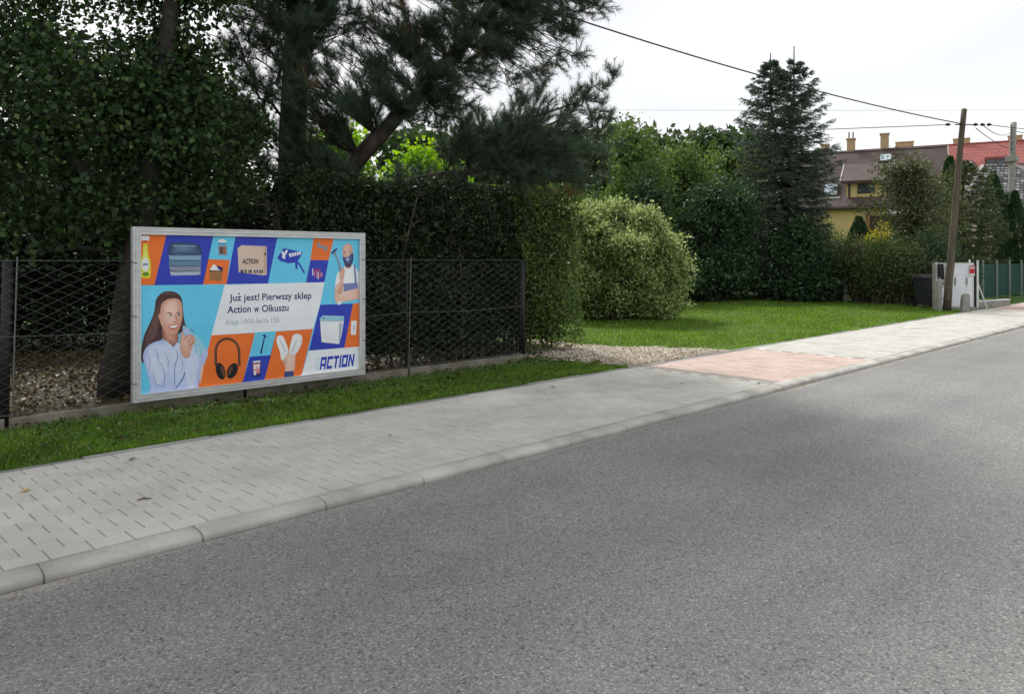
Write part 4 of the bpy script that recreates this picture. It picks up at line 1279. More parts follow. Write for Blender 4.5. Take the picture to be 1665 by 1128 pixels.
lw = thing('low_kerb_wall', 'low concrete kerb wall at the foot of the drive right of the gate', 'wall', (28.9, 6.82, 0.06), -0.16)
link('wall_block', MB().box(-1.25, 1.25, -0.07, 0.07, -0.1, 0.16).mesh('wall_block', M['concrete']), lw)
link('coping', MB().box(-1.27, 1.27, -0.085, 0.085, 0.162, 0.19).mesh('coping', M['white_post']), lw)

# brick garden stove
M['brick'] = noisy_mat('orange_brick', (0.34, 0.12, 0.055), (0.5, 0.19, 0.09), 9, bump_scale=30, bump_str=0.5)
sto = thing('brick_stove', 'orange brick garden stove beside the spruce in the neighbouring garden', 'garden stove', (32.6, 13.85, 0.06), GZ)
link('chimney', MB().prism([(-0.22, 1.5), (0.22, 1.5), (0.22, 2.2), (0.14, 2.5), (-0.14, 2.5), (-0.22, 2.2)], -0.2, 0.2).mesh('chimney', M['brick']), sto)
link('hearth', MB().box(-0.35, 0.35, -0.3, 0.3, -0.05, 1.5).mesh('hearth', M['brick']), sto)
link('arch_hood', MB().prism([(0.22, 1.5), (0.42, 1.6), (0.45, 1.95), (0.34, 2.2), (0.22, 2.3)], -0.15, 0.15).mesh('arch_hood', flat_mat('soot', (0.02, 0.016, 0.014), 0.9)), sto)

# ================================================================== houses
def roof_mat(name, c1, c2, row, col, rough=0.7, mottled=None):
    m, t, b = base_mat(name, rough, 0.3)
    tc = t.nodes.new('ShaderNodeTexCoord')
    br = t.nodes.new('ShaderNodeTexBrick')
    br.inputs['Scale'].default_value = 1.0
    br.inputs['Mortar Size'].default_value = 0.03
    br.inputs['Brick Width'].default_value = col
    br.inputs['Row Height'].default_value = row
    br.inputs['Color1'].default_value = rgb(c1)
    br.inputs['Color2'].default_value = rgb(c2)
    br.inputs['Mortar'].default_value = rgb([x * 0.7 for x in c1])
    mp = t.nodes.new('ShaderNodeMapping')
    mp.inputs['Rotation'].default_value = (math.radians(90), 0, 0)
    t.links.new(tc.outputs['Object'], mp.inputs['Vector'])
    t.links.new(mp.outputs['Vector'], br.inputs['Vector'])
    n = noise_node(t, 0.9, 5, 0.6)
    r_ = ramp(t, n.outputs['Fac'], [(0.3, (0.8, 0.8, 0.8)), (0.7, (1.15, 1.15, 1.15))])
    c = mixc(t, 1.0, br.outputs['Color'], r_.outputs['Color'], 'MULTIPLY')
    t.links.new(c, b.inputs['Base Color'])
    bump(t, b, br.outputs['Fac'], 0.5, -0.02)
    return m
M['roof_brown'] = roof_mat('brown_roof', (0.085, 0.058, 0.058), (0.105, 0.072, 0.068), 0.14, 0.33)
M['roof_red'] = roof_mat('red_roof_tiles', (0.34, 0.10, 0.09), (0.38, 0.12, 0.105), 0.36, 0.3)
M['roof_mottled'] = roof_mat('mottled_roof_tiles', (0.05, 0.05, 0.055), (0.42, 0.42, 0.40), 0.20, 0.26)
M['roof_mauve'] = roof_mat('mauve_roof', (0.17, 0.115, 0.115), (0.2, 0.14, 0.135), 0.2, 0.4)
M['yellow_wall'] = noisy_mat('yellow_render', (0.52, 0.39, 0.17), (0.60, 0.46, 0.21), 2, bump_scale=60, bump_str=0.2)
M['cream_wall'] = noisy_mat('cream_render', (0.55, 0.47, 0.34), (0.64, 0.55, 0.4), 2, bump_scale=60, bump_str=0.2)
M['chimney'] = noisy_mat('chimney_brick', (0.42, 0.28, 0.16), (0.56, 0.40, 0.25), 6, bump_scale=30, bump_str=0.4)
M['dark_frame'] = flat_mat('dark_brown_frame', (0.05, 0.032, 0.025), 0.5)
M['trim'] = flat_mat('pale_trim', (0.42, 0.40, 0.37), 0.6)
def glass_mat():
    m, t, b = base_mat('window_glass', 0.08, 0.6)
    b.inputs['Base Color'].default_value = (0.05, 0.06, 0.07, 1)
    return m
M['glass'] = glass_mat()

def rz_for(deg_right):
    return math.radians(45.2 - deg_right - 90)
def slab(name, pts, thick, mat, parent):
    """a roof plane of four corner points with thickness downwards"""
    P = np.array(pts, float)
    n_ = np.cross(P[1] - P[0], P[2] - P[0]); n_ /= np.linalg.norm(n_)
    if n_[2] < 0:
        n_ = -n_
    Q = P - n_ * thick
    k = len(P)
    f = [tuple(range(k)), tuple(range(k, 2 * k))[::-1]] + [(i, k + i, k + (i + 1) % k, (i + 1) % k) for i in range(k)]
    return link(name, MB().add(np.concatenate([P, Q]), f).mesh(name, mat), parent)
def chimney(x, y, z0, z1, w_, d_, parent):
    c = link('chimney', MB().box(x - w_ / 2, x + w_ / 2, y - d_ / 2, y + d_ / 2, z0, z1).mesh('chimney', M['chimney']), parent)
    link('chimney_cap', MB().box(x - w_ / 2 - 0.05, x + w_ / 2 + 0.05, y - d_ / 2 - 0.05, y + d_ / 2 + 0.05, z1 + 0.002, z1 + 0.1).mesh('chimney_cap', M['chimney']), c)
    return c
def roof_window(x, yl, zl, slope, w_, l_, parent, pane):
    """skylight lying on a front slope (z rises with y by slope)"""
    k = 1 / math.sqrt(1 + slope ** 2)
    up = np.array([0, k, slope * k]); nn = np.array([0, -slope * k, k])
    o_ = np.array([x, yl, zl])
    def quad(x0, x1, a0, a1, h):
        return [tuple(o_ + np.array([xx, 0, 0]) + up * aa + nn * h) for xx, aa in ((x0, a0), (x1, a0), (x1, a1), (x0, a1))]
    fr = MB()
    for (x0, x1, a0, a1) in ((-w_ / 2, w_ / 2, 0, 0.1), (-w_ / 2, w_ / 2, l_ - 0.1, l_), (-w_ / 2, -w_ / 2 + 0.1, 0.1, l_ - 0.1), (w_ / 2 - 0.1, w_ / 2, 0.1, l_ - 0.1)):
        t_, b2 = quad(x0, x1, a0, a1, 0.12), quad(x0, x1, a0, a1, -0.05)
        fr.add(t_ + b2, [(0, 1, 2, 3), (7, 6, 5, 4)] + [(i, 4 + i, 4 + (i + 1) % 4, (i + 1) % 4) for i in range(4)])
    w = link('roof_window', fr.mesh('roof_window', M['dark_frame']), parent)
    link('pane', MB().add(quad(-w_ / 2 + 0.1, w_ / 2 - 0.1, 0.1, l_ - 0.1, 0.1), [(0, 1, 2, 3)]).mesh('pane', pane), w)
    ap = quad(-w_ / 2 - 0.15, w_ / 2 + 0.15, -0.22, -0.005, 0.02)
    link('flashing', MB().add(ap, [(0, 1, 2, 3)]).mesh('flashing', M['trim']), w)
    return w
def wall_window(x, z, y, w_, h_, parent, name='window'):
    f = MB()
    f.box(x - w_ / 2, x + w_ / 2, y - 0.05, y - 0.003, z, z + 0.07).box(x - w_ / 2, x + w_ / 2, y - 0.05, y - 0.003, z + h_ - 0.07, z + h_)
    f.box(x - w_ / 2, x - w_ / 2 + 0.07, y - 0.05, y - 0.003, z + 0.071, z + h_ - 0.071).box(x + w_ / 2 - 0.07, x + w_ / 2, y - 0.05, y - 0.003, z + 0.071, z + h_ - 0.071)
    f.box(x - 0.03, x + 0.03, y - 0.045, y - 0.003, z + 0.071, z + h_ - 0.071)
    o = link(name, f.mesh(name, M['dark_frame']), parent)
    link('pane', MB().add([(x - w_ / 2 + 0.06, y - 0.015, z + 0.06), (x + w_ / 2 - 0.06, y - 0.015, z + 0.06), (x + w_ / 2 - 0.06, y - 0.015, z + h_ - 0.06), (x - w_ / 2 + 0.06, y - 0.015, z + h_ - 0.06)], [(0, 1, 2, 3)]).mesh('pane', M['glass']), o)
    return o

# yellow house with the brown roof: local -Y faces the street
def make_yellow_house():
    h = thing('yellow_house', 'yellow house with steep brown roof, dormer and skylights behind the fruit tree', 'house', (53.75, 20.2, 0.0), rz_for(28))
    RL, RD, ZR, ZE = 4.9, 4.55, 8.95, 4.9        # half ridge length, half depth incl. eaves, ridge and eave heights
    sl = (ZR - ZE) / RD
    wl, wd = RL - 0.35, RD - 0.4
    link('front_wall', MB().box(-wl, wl, -wd, -wd + 0.3, -0.1, ZE + sl * 0.4 - 0.26).mesh('front_wall', M['yellow_wall']), h)
    link('back_wall', MB().box(-wl, wl, wd - 0.3, wd, -0.1, ZE + sl * 0.4 - 0.26).mesh('back_wall', M['yellow_wall']), h)
    for s in (-1, 1):
        x0, x1 = (s * wl, s * wl - s * 0.3)
        link('gable_wall', MB().prism([(-wd + 0.3, -0.1), (wd - 0.3, -0.1), (wd - 0.3, ZE + sl * 0.4 - 0.1), (0, ZR - 0.34), (-wd + 0.3, ZE + sl * 0.4 - 0.1)], min(x0, x1), max(x0, x1), 'x').mesh('gable_wall', M['yellow_wall']), h)
    rf = slab('roof', [(-RL, -RD, ZE), (RL, -RD, ZE), (RL, -0.01, ZR), (-RL, -0.01, ZR)], 0.22, M['roof_brown'], h)
    slab('roof', [(-RL, RD, ZE), (RL, RD, ZE), (RL, 0.01, ZR), (-RL, 0.01, ZR)], 0.22, M['roof_brown'], h)
    link('ridge_cap', MB().prism([(-0.14, ZR - 0.06), (0, ZR + 0.07), (0.14, ZR - 0.06)], -RL, RL, 'x').mesh('ridge_cap', M['roof_brown']), rf)
    link('gutter', MB().tube([(-RL, -RD - 0.06, ZE - 0.12), (RL, -RD - 0.06, ZE - 0.12)], 0.075, 8).mesh('gutter', M['dark_frame']), h)
    for s in (-1, 1):
        slab('barge_board', [(s * (RL + 0.03), -RD, ZE + 0.02), (s * (RL + 0.09), -RD, ZE + 0.02), (s * (RL + 0.09), 0, ZR + 0.02), (s * (RL + 0.03), 0, ZR + 0.02)], 0.3, M['trim'], h)
        slab('barge_board', [(s * (RL + 0.03), RD, ZE + 0.02), (s * (RL + 0.09), RD, ZE + 0.02), (s * (RL + 0.09), 0.003, ZR + 0.02), (s * (RL + 0.03), 0.003, ZR + 0.02)], 0.3, M['dark_frame'], h)
    # shed dormer
    dx, dw, yf = 0.35, 1.15, -3.85
    zb = ZR + sl * yf
    dz = zb + 0.98
    dm = link('dormer', MB().prism([(yf, zb - 0.1), (yf, dz), (yf + 2.1, dz + 1.0), (yf + 2.1, zb - 0.1 + 2.1 * sl * 0.6)], dx - dw, dx + dw, 'x').mesh('dormer', M['yellow_wall']), h)
    yt = (dz + 0.05 - 0.45 * (yf - 0.3) - ZR) / (sl - 0.45)
    slab('dormer_roof', [(dx - dw - 0.3, yf - 0.3, dz + 0.05), (dx + dw + 0.3, yf - 0.3, dz + 0.05), (dx + dw + 0.3, yt, ZR + sl * yt + 0.05), (dx - dw - 0.3, yt, ZR + sl * yt + 0.05)], 0.14, M['roof_brown'], dm)
    slab('dormer_verge', [(dx - dw - 0.38, yf - 0.3, dz + 0.09), (dx - dw - 0.31, yf - 0.3, dz + 0.09), (dx - dw - 0.31, yt, ZR + sl * yt + 0.09), (dx - dw - 0.38, yt, ZR + sl * yt + 0.09)], 0.16, M['trim'], dm)
    link('fascia', MB().box(dx - dw - 0.3, dx + dw + 0.3, yf - 0.36, yf - 0.305, dz - 0.13, dz + 0.05).mesh('fascia', M['dark_frame']), dm)
    wall_window(dx, zb + 0.22, yf, 1.0, 0.6, dm)
    for sx in (-0.98, 0.98):
        link('corner_post', MB().box(dx + sx - 0.06, dx + sx + 0.06, yf - 0.06, yf - 0.004, zb - 0.05, dz - 0.13).mesh('corner_post', M['dark_frame']), dm)
    bright = flat_mat('skylight_glass', (0.5, 0.6, 0.68), 0.12, 0.6)
    roof_window(-1.8, -3.75, ZR - sl * 3.75, sl, 0.95, 1.35, h, bright)
    roof_window(1.35, -1.15, ZR - sl * 1.15, sl, 0.85, 0.95, h, bright)
    roof_window(2.35, -3.55, ZR - sl * 3.55, sl, 0.95, 1.1, h, bright)
    for (x, y, z1, w_) in ((-2.55, 0.75, 9.55, 0.5), (-0.85, 0.6, 9.8, 0.5), (1.25, 0.3, 9.95, 0.5)):
        chimney(x, y, ZR - 1.2, z1, w_, 0.5, h)
    for x in (-0.98, -0.72):
        link('flue_pipe', MB().tube([(x, 0.6, 9.85), (x, 0.6, 10.35)], 0.05, 8).mesh('flue_pipe', M['concrete']), h)
    # porch opening and ground-floor windows
    d_ = link('porch_door', MB().box(0.6, 2.3, -wd - 0.08, -wd - 0.003, 0.1, 4.3).mesh('porch_door', M['dark_frame']), h)
    link('door_jamb', MB().box(0.35, 0.595, -wd - 0.16, -wd - 0.004, 0.1, 4.4).mesh('door_jamb', noisy_mat('brown_wood', (0.22, 0.12, 0.05), (0.3, 0.17, 0.08), 6)), d_)
    wall_window(-3.2, 2.0, -wd, 1.3, 1.3, h)
    slab('porch_roof', [(1.6, -wd - 1.5, 4.35), (4.2, -wd - 1.5, 4.35), (4.2, -wd - 0.02, 4.75), (1.6, -wd - 0.02, 4.75)], 0.12, M['trim'], h)
make_yellow_house()

def gable_house(name, label, loc, rz, RL, RD, ZR, ZE, roof, wall, hip=0.0):
    h = thing(name, label, 'house', loc, rz)
    sl = (ZR - ZE) / RD
    wl, wd = RL - 0.4, RD - 0.4
    for yy in (-1, 1):
        y0, y1 = sorted((yy * wd, yy * (wd - 0.3)))
        link('front_wall' if yy < 0 else 'back_wall', MB().box(-wl, wl, y0, y1, -0.1, ZE + 0.1).mesh('wall', M[wall]), h)
    for s in (-1, 1):
        x0, x1 = sorted((s * wl, s * (wl - 0.3)))
        top = [] if hip else [(0, ZR - 0.3)]
        link('end_wall', MB().prism([(-wd + 0.3, -0.1), (wd - 0.3, -0.1), (wd - 0.3, ZE + 0.1)] + top + [(-wd + 0.3, ZE + 0.1)], x0, x1, 'x').mesh('end_wall', M[wall]), h)
    for yy in (-1, 1):
        slab('roof', [(-RL, yy * RD, ZE), (RL, yy * RD, ZE), (RL - hip, yy * 0.01, ZR), (-RL + hip, yy * 0.01, ZR)], 0.2, M[roof], h)
    if hip:
        for s in (-1, 1):
            slab('hip_roof', [(s * RL, -RD, ZE), (s * RL, RD, ZE), (s * (RL - hip), 0, ZR)], 0.2, M[roof], h)
            for yy in (-1, 1):
                link('hip_ridge', MB().tube([(s * RL, yy * RD, ZE + 0.04), (s * (RL - hip), 0, ZR + 0.04)], 0.09, 6).mesh('hip_ridge', M['trim'] if roof == 'roof_mottled' else M[roof]), h)
    link('ridge_cap', MB().tube([(-RL + hip, 0, ZR + 0.02), (RL - hip, 0, ZR + 0.02)], 0.1, 6).mesh('ridge_cap', M[roof]), h)
    link('gutter', MB().tube([(-RL, -RD - 0.08, ZE - 0.1), (RL, -RD - 0.08, ZE - 0.1)], 0.08, 6).mesh('gutter', M['dark_frame']), h)
    return h, sl

red, sl = gable_house('red_roofed_house', 'long house with a red tiled hip roof behind the yellow house', (88.3, 25.06, 0.0), rz_for(29), 11.0, 6.5, 13.4, 8.0, 'roof_red', 'cream_wall', 2.2)
for (x, w_, z1) in ((-3.7, 1.7, 14.0), (1.55, 1.5, 13.95), (6.2, 1.2, 13.9)):
    chimney(x, 0.4, 12.0, z1, w_, 0.6, red)
bd = link('box_dormer', MB().box(3.4, 5.3, -3.6, -0.9, 9.6, 11.55).mesh('box_dormer', M['roof_red']), red)
wall_window(4.35, 9.9, -3.6, 1.7, 1.45, bd)
roof_window(2.1, -3.1, 13.4 - sl * 3.1, sl, 0.8, 0.7, red, flat_mat('pale_roof_glass', (0.5, 0.55, 0.58), 0.15, 0.6))
bd2 = link('box_dormer', MB().box(8.1, 9.6, -3.9, -1.5, 9.2, 10.7).mesh('box_dormer', M['roof_red']), red)
wall_window(8.85, 9.35, -3.9, 1.3, 1.1, bd2)
mot, sl = gable_house('mottled_roof_house', 'small house with dark and white mottled hip roof behind the thujas', (59.6, 13.6, 0.0), rz_for(6), 4.6, 4.0, 7.85, 4.4, 'roof_mottled', 'cream_wall', 3.6)
link('pale_trim_board', MB().tube([(-4.4, -4.05, 4.55), (4.4, -4.05, 4.55)], 0.06, 6).mesh('pale_trim_board', M['trim']), mot)
gable_house('mauve_roofed_house', 'house with a dull mauve roof cut off by the right picture edge', (76.0, 13.4, 0.0), rz_for(50), 5.0, 5.0, 9.6, 5.6, 'roof_mauve', 'cream_wall')

# ================================================================== vegetation
def tree_obj(name, label, cat, base, trunk_pts, trunk_r, pts, leaf_fn, bark, seed, group=None, bf=0.35, sides=9, tip=0.006, extra_roots=None, branch_mat=None, power=2.3):
    """tree = trunk + branches + crown; coordinates are world, stored relative to the base"""
    base = np.array(base, float)
    tp = np.array(trunk_pts, float)
    root = thing(name, label, cat, tuple(base), 0, group)
    k = 1
    P = [tp[0]]; R_ = [trunk_r[0]]
    for i in range(1, len(tp)):
        m_ = max(2, int(np.linalg.norm(tp[i] - tp[i - 1]) / 0.35))
        for j in range(1, m_ + 1):
            P.append(tp[i - 1] + (tp[i] - tp[i - 1]) * j / m_); R_.append(trunk_r[i - 1] + (trunk_r[i] - trunk_r[i - 1]) * j / m_)
    P = np.array(P); R_ = np.array(R_)
    rr = rng(seed)
    P[1:] += rr.normal(size=(len(P) - 1, 3)) * 0.012
    mb = MB().tube(P - base, R_ * (1 + 0.05 * rr.normal(size=len(P))), sides)
    roots, rpar, rrad = list(P), [-1] + list(range(len(P) - 1)), list(R_)
    for (start, pts2, rad2) in (extra_roots or []):
        q = np.array([P[start]] + list(pts2), float)
        PP = [q[0]]; RR = [rad2[0]]
        for i in range(1, len(q)):
            m_ = max(2, int(np.linalg.norm(q[i] - q[i - 1]) / 0.35))
            for j in range(1, m_ + 1):
                PP.append(q[i - 1] + (q[i] - q[i - 1]) * j / m_); RR.append(rad2[i - 1] + (rad2[i] - rad2[i - 1]) * j / m_)
        PP = np.array(PP)
        PP[1:] += rr.normal(size=(len(PP) - 1, 3)) * 0.02
        mb.tube(PP - base, np.array(RR), sides - 2)
        s0 = len(roots)
        roots += list(PP[1:]); rrad += RR[1:]
        rpar += [start] + list(range(s0, s0 + len(PP) - 2))
    link('trunk', mb.mesh('trunk', bark, True), root)
    lo = int(len(P) * 0.25)
    nodes, par = branch_net(roots, rpar, pts, bf, seed)
    (bv, bt), rad = branch_mesh(nodes, par, len(roots), np.array(rrad), tip, power)
    link('branches', np_mesh('branches', bv - base, bt, branch_mat or bark), root)
    v, t, mats, midx = leaf_fn(nodes, par, len(roots))
    link('crown', np_mesh('crown', v - base, t, mats, midx), root)
    return root

def broad_leaves(seed, per, size, spread, mat, droop=0.5, start_frac=0.0):
    def fn(nodes, par, nroot):
        r = rng(seed)
        idx = np.arange(nroot, len(nodes))
        c = np.repeat(nodes[idx], per, 0)
        p = np.repeat(nodes[par[idx]], per, 0)
        f = r.random((len(c), 1)) ** 0.6
        P = p + (c - p) * f + r.normal(size=c.shape) * spread
        D = r.normal(size=P.shape); D[:, 2] -= droop
        L = r.uniform(0.65, 1.25, len(P)) * size
        v, t = leaf_faces(r, P, D, L, 0.78)
        return v, t, mat, None
    return fn

def pine_needles(seed, shoots, needles, mat, dead):
    def fn(nodes, par, nroot):
        r = rng(seed)
        kids = np.bincount(par[par >= 0], minlength=len(nodes))
        idx = np.arange(nroot, len(nodes))
        idx = idx[kids[idx] <= 1]
        deadn = r.random(len(idx)) < 0.02
        c = np.repeat(nodes[idx], shoots, 0); p = np.repeat(nodes[par[idx]], shoots, 0)
        dd = np.repeat(deadn, shoots)
        axis = unit(c - p)
        A = unit(axis * 0.8 + rand_dirs(r, len(c)) * 0.75 + np.array([0, 0, 0.45]))
        Ls = r.uniform(0.12, 0.30, len(c))
        st = c - axis * (r.random((len(c), 1)) * 0.22)
        # needles along each shoot
        S = np.repeat(st, needles, 0); AA = np.repeat(A, needles, 0); LL = np.repeat(Ls, needles); DD = np.repeat(dd, needles)
        f = r.random(len(S)) ** 0.8
        q = S + AA * (LL * f)[:, None]
        out = unit(np.cross(AA, rand_dirs(r, len(S))))
        D = AA * r.uniform(0.55, 1.1, (len(S), 1)) + out * 0.75
        v, t = needle_faces(r, q, D, r.uniform(0.08, 0.135, len(S)), 0.0052)
        sv, stt = frusta(st, st + A * Ls[:, None], np.full(len(st), 0.005), np.full(len(st), 0.003), 3)
        midx = np.concatenate([DD.astype(int), np.full(len(stt), 2)])
        v, t = join([(v, t), (sv, stt)])
        return v, t, [mat, dead, M['twig']], midx
    return fn

# --- the big pine behind the advertising board
PINE = [(6.61, 8.93, 3.85, 0.4), (7.08, 8.75, 4.34, 0.4), (7.5, 8.62, 4.85, 0.4), (7.24, 9.16, 5.23, 0.4), (6.85, 9.4, 4.92, 0.35), (6.47, 9.5, 4.55, 0.35), (6.27, 9.84, 5.26, 0.4), (5.51, 9.75, 4.72, 0.4), (5.29, 9.68, 3.9, 0.4), (5.47, 9.51, 3.13, 0.35), (8.1, 8.73, 4.66, 0.35), (7.44, 8.82, 4.0, 0.35), (5.71, 9.27, 2.63, 0.3), (5.17, 9.8, 2.71, 0.35), (9.66, 8.73, 6.29, 1.0), (10.1, 8.29, 6.13, 0.5), (8.94, 8.74, 5.61, 0.6), (9.77, 8.62, 5.61, 0.45), (8.3, 9.09, 5.99, 0.7), (8.24, 8.73, 5.26, 0.35), (7.88, 9.5, 5.99, 0.5), (9.22, 8.6, 4.79, 0.32), (9.7, 8.41, 4.94, 0.3), (9.95, 8.16, 4.22, 0.4), (10.29, 8.1, 4.47, 0.2), (10.39, 8.01, 4.71, 0.1), (9.73, 8.38, 3.97, 0.55), (8.93, 8.46, 4.07, 0.42), (10.25, 8.14, 3.64, 0.38), (9.36, 8.46, 3.42, 0.65), (10.07, 8.32, 3.22, 0.5), (8.72, 8.53, 3.46, 0.5), (8.44, 8.53, 2.95, 0.45), (9.36, 8.32, 2.96, 0.5), (8.1, 8.87, 4.3, 0.3), (7.5, 8.9, 3.65, 0.45), (7.83, 8.85, 3.21, 0.5), (6.85, 9.4, 4.37, 0.28), (6.92, 9.19, 3.8, 0.35), (7.3, 9.09, 4.11, 0.3), (6.24, 9.31, 4.16, 0.35), (5.94, 9.32, 3.77, 0.35), (5.87, 9.68, 4.34, 0.4), (5.55, 9.99, 4.42, 0.5), (5.15, 10.11, 4.03, 0.5), (5.18, 10.36, 4.78, 0.5), (6.07, 10.18, 5.2, 0.4), (6.33, 9.92, 4.92, 0.3), (6.65, 9.75, 5.14, 0.3), (7.1, 9.58, 4.87, 0.3), (7.83, 9.14, 4.49, 0.3), (7.43, 9.4, 4.66, 0.25), (7.83, 9.14, 5.45, 0.3), (8.65, 8.74, 5.15, 0.35), (5.74, 9.8, 3.63, 0.4), (4.81, 10.16, 3.47, 0.4), (5.33, 9.93, 3.42, 0.35), (5.08, 10.17, 3.08, 0.4), (6.43, 9.12, 2.4, 0.35), (6.86, 8.97, 2.59, 0.4), (7.7, 8.98, 2.74, 0.4), (5.94, 9.32, 2.34, 0.3), (7.03, 9.65, 5.48, 0.3), (5.83, 10.13, 3.96, 0.4), (8.65, 8.88, 4.78, 0.25), (8.83, 8.71, 4.39, 0.3), (7.97, 9.0, 3.82, 0.3), (8.37, 8.88, 3.66, 0.4), (7.56, 9.41, 5.07, 0.25), (6.69, 9.98, 5.62, 0.3), (4.93, 10.61, 4.42, 0.4), (4.72, 10.54, 3.6, 0.35), (4.87, 10.1, 2.46, 0.3), (5.57, 9.68, 2.65, 0.3), (6.06, 10.9, 7.18, 1.6), (7.73, 9.94, 7.51, 1.6), (9.29, 9.09, 7.54, 1.2), (7.16, 10.5, 9.11, 1.9), (8.5, 9.6, 8.98, 1.5), (5.28, 10.96, 5.84, 0.8), (6.6, 10.35, 6.22, 0.7)]
r = rng(71)
pts = blob_points(r, PINE, 105)
PB = np.array((6.03, 11.2, 0.03))
root = tree_obj('pine_tree', 'big dark pine with two stems rising behind the advertising board', 'tree', PB,
         [PB + (0, 0, -0.1), PB + (0.02, 0, 0.5), PB + (0.1, 0.02, 2.5), PB + (0.3, 0.1, 5.5), PB + (0.35, 0.2, 9.5), PB + (0.3, 0.3, 11)], [0.30, 0.25, 0.23, 0.2, 0.1, 0.03],
         pts, pine_needles(72, 6, 50, M['needle'], M['needle_dead']), M['bark_pine'], 73, bf=0.3,
         extra_roots=[(6, [(6.27, 9.84, 2.79), (6.55, 9.42, 3.42), (7.42, 9.12, 4.39), (7.85, 8.97, 4.94), (8.37, 8.88, 5.71), (9.01, 8.67, 7.01)], [0.15, 0.14, 0.125, 0.11, 0.09, 0.06, 0.03]),
                      (5, [(6.47, 9.5, 2.59), (7.24, 9.16, 2.83), (8.24, 8.73, 3.0)], [0.09, 0.08, 0.06, 0.035])], branch_mat=M['bark'], tip=0.0055)

# --- broad-leaved tree hanging over the fence on the left
LEAFY = [(3.2, 9.2, 9.3, 1.5), (5.0, 9.6, 9.8, 1.5), (1.2, 9.6, 9.0, 1.5), (4.2, 9.0, 8.0, 1.3), (2.2, 9.0, 7.6, 1.3), (5.2, 9.4, 7.6, 1.2), (2.48, 10.93, 4.27, 0.75), (2.86, 9.85, 3.55, 0.9), (2.37, 10.19, 3.17, 0.8), (3.43, 9.7, 3.39, 0.85), (4.11, 9.73, 3.88, 0.65), (3.7, 9.29, 3.01, 0.7), (2.57, 9.99, 2.57, 0.6), (3.11, 9.59, 2.62, 0.6), (2.27, 10.29, 2.25, 0.5), (2.72, 9.84, 2.14, 0.45), (4.08, 9.47, 2.68, 0.55), (4.48, 9.64, 3.37, 0.55), (2.14, 10.41, 3.74, 0.8), (3.4, 10.71, 5.01, 0.4), (4.31, 9.81, 4.89, 0.45), (1.72, 11.26, 3.37, 0.9), (1.78, 10.91, 2.47, 0.6), (3.03, 9.54, 2.11, 0.3), (3.91, 10.63, 4.25, 0.6), (4.22, 10.18, 3.48, 0.7), (4.69, 9.72, 2.83, 0.45), (3.23, 10.88, 3.05, 0.7), (2.19, 10.79, 2.78, 0.6), (2.37, 10.19, 1.82, 0.25), (2.83, 9.74, 1.79, 0.22), (3.12, 11.84, 3.73, 0.7), (4.42, 9.7, 2.33, 0.3), (3.67, 10.17, 2.94, 0.6), (3.17, 10.94, 6.17, 1.5), (4.03, 10.09, 6.17, 1.3), (2.32, 11.09, 5.94, 1.3), (3.46, 10.66, 7.61, 1.5), (1.67, 11.73, 5.18, 1.3)]
r = rng(81)
pts = blob_points(r, LEAFY, 95)
TB = [(3.01, 9.56, -0.07), (3.08, 9.56, 0.6), (3.35, 9.49, 2.34), (3.48, 9.5, 3.37), (3.63, 9.58, 4.45), (3.95, 9.89, 6.86)]
tree_obj('leafy_tree', 'leaning broad-leaved tree hanging over the chain-link fence left of the advertising board', 'tree', TB[0],
         TB, [0.2, 0.17, 0.15, 0.13, 0.1, 0.04], pts, broad_leaves(82, 26, 0.078, 0.11, M['leaf_tree']), M['bark'], 83, bf=0.3, tip=0.004)

# --- background trees behind the garden
def round_tree(name, label, x, y, h, rad, seed, mat, per=34, dens=34, size=0.13, group=None, z0=0.2, cat='tree', gz=0.05):
    r = rng(seed)
    blobs = []
    for i in range(13):
        a = r.uniform(0, 6.28); q = r.uniform(0.1, 0.75) * rad
        z = h * r.uniform(z0, 0.86)
        tap = 1 - 0.45 * max(0, (z / h - 0.5) * 2)
        blobs.append((x + math.cos(a) * q * tap, y + math.sin(a) * q * tap, z, rad * r.uniform(0.34, 0.5)))
    blobs.append((x, y, h * 0.88, rad * 0.36))
    pts = blob_points(r, blobs, dens)
    pts = pts[pts[:, 2] > 0.35]
    b = (x, y, gz)
    return tree_obj(name, label, cat, b, [(x, y, -0.05), (x, y, h * 0.35), (x + 0.1, y, h * 0.85)], [rad * 0.07, rad * 0.055, 0.03], pts,
                    broad_leaves(seed + 1, per, size, 0.2, mat, 0.3), M['bark'], seed + 2, group, 0.35, 7, 0.008)

GB = 'trees behind the garden hedge'
for i, (x, y, h, rad, mat, lab) in enumerate([
        (1.2, 18.5, 6.6, 2.6, 'leaf_back', 'dark tree behind the hedge at the far left of the picture'),
        (5.0, 20.0, 7.0, 2.8, 'leaf_back', 'dark tree behind the hedge, seen above the left part of the advertising board'),
        (9.6, 21.0, 6.4, 2.6, 'leaf_back', 'dark tree behind the hedge, seen through the pine stems'),
        (7.2, 18.6, 6.9, 2.2, 'leaf_back', 'dark tree behind the hedge filling the gap left of the pine trunk'),
        (-1.6, 17.6, 5.6, 2.2, 'leaf_back', 'dark tree behind the hedge, cut off by the left picture edge'),
        (12.6, 20.2, 5.4, 2.5, 'leaf_bright', 'bright green bush-like tree seen under the pine branches above the board'),
        (16.8, 21.5, 5.6, 2.7, 'leaf_bright', 'light green bush-like tree glimpsed behind the right side of the pine')]):
    round_tree('background_tree', lab, x, y, h, rad, 100 + i * 7, M[mat], group=GB, per=30, dens=20, size=0.17)

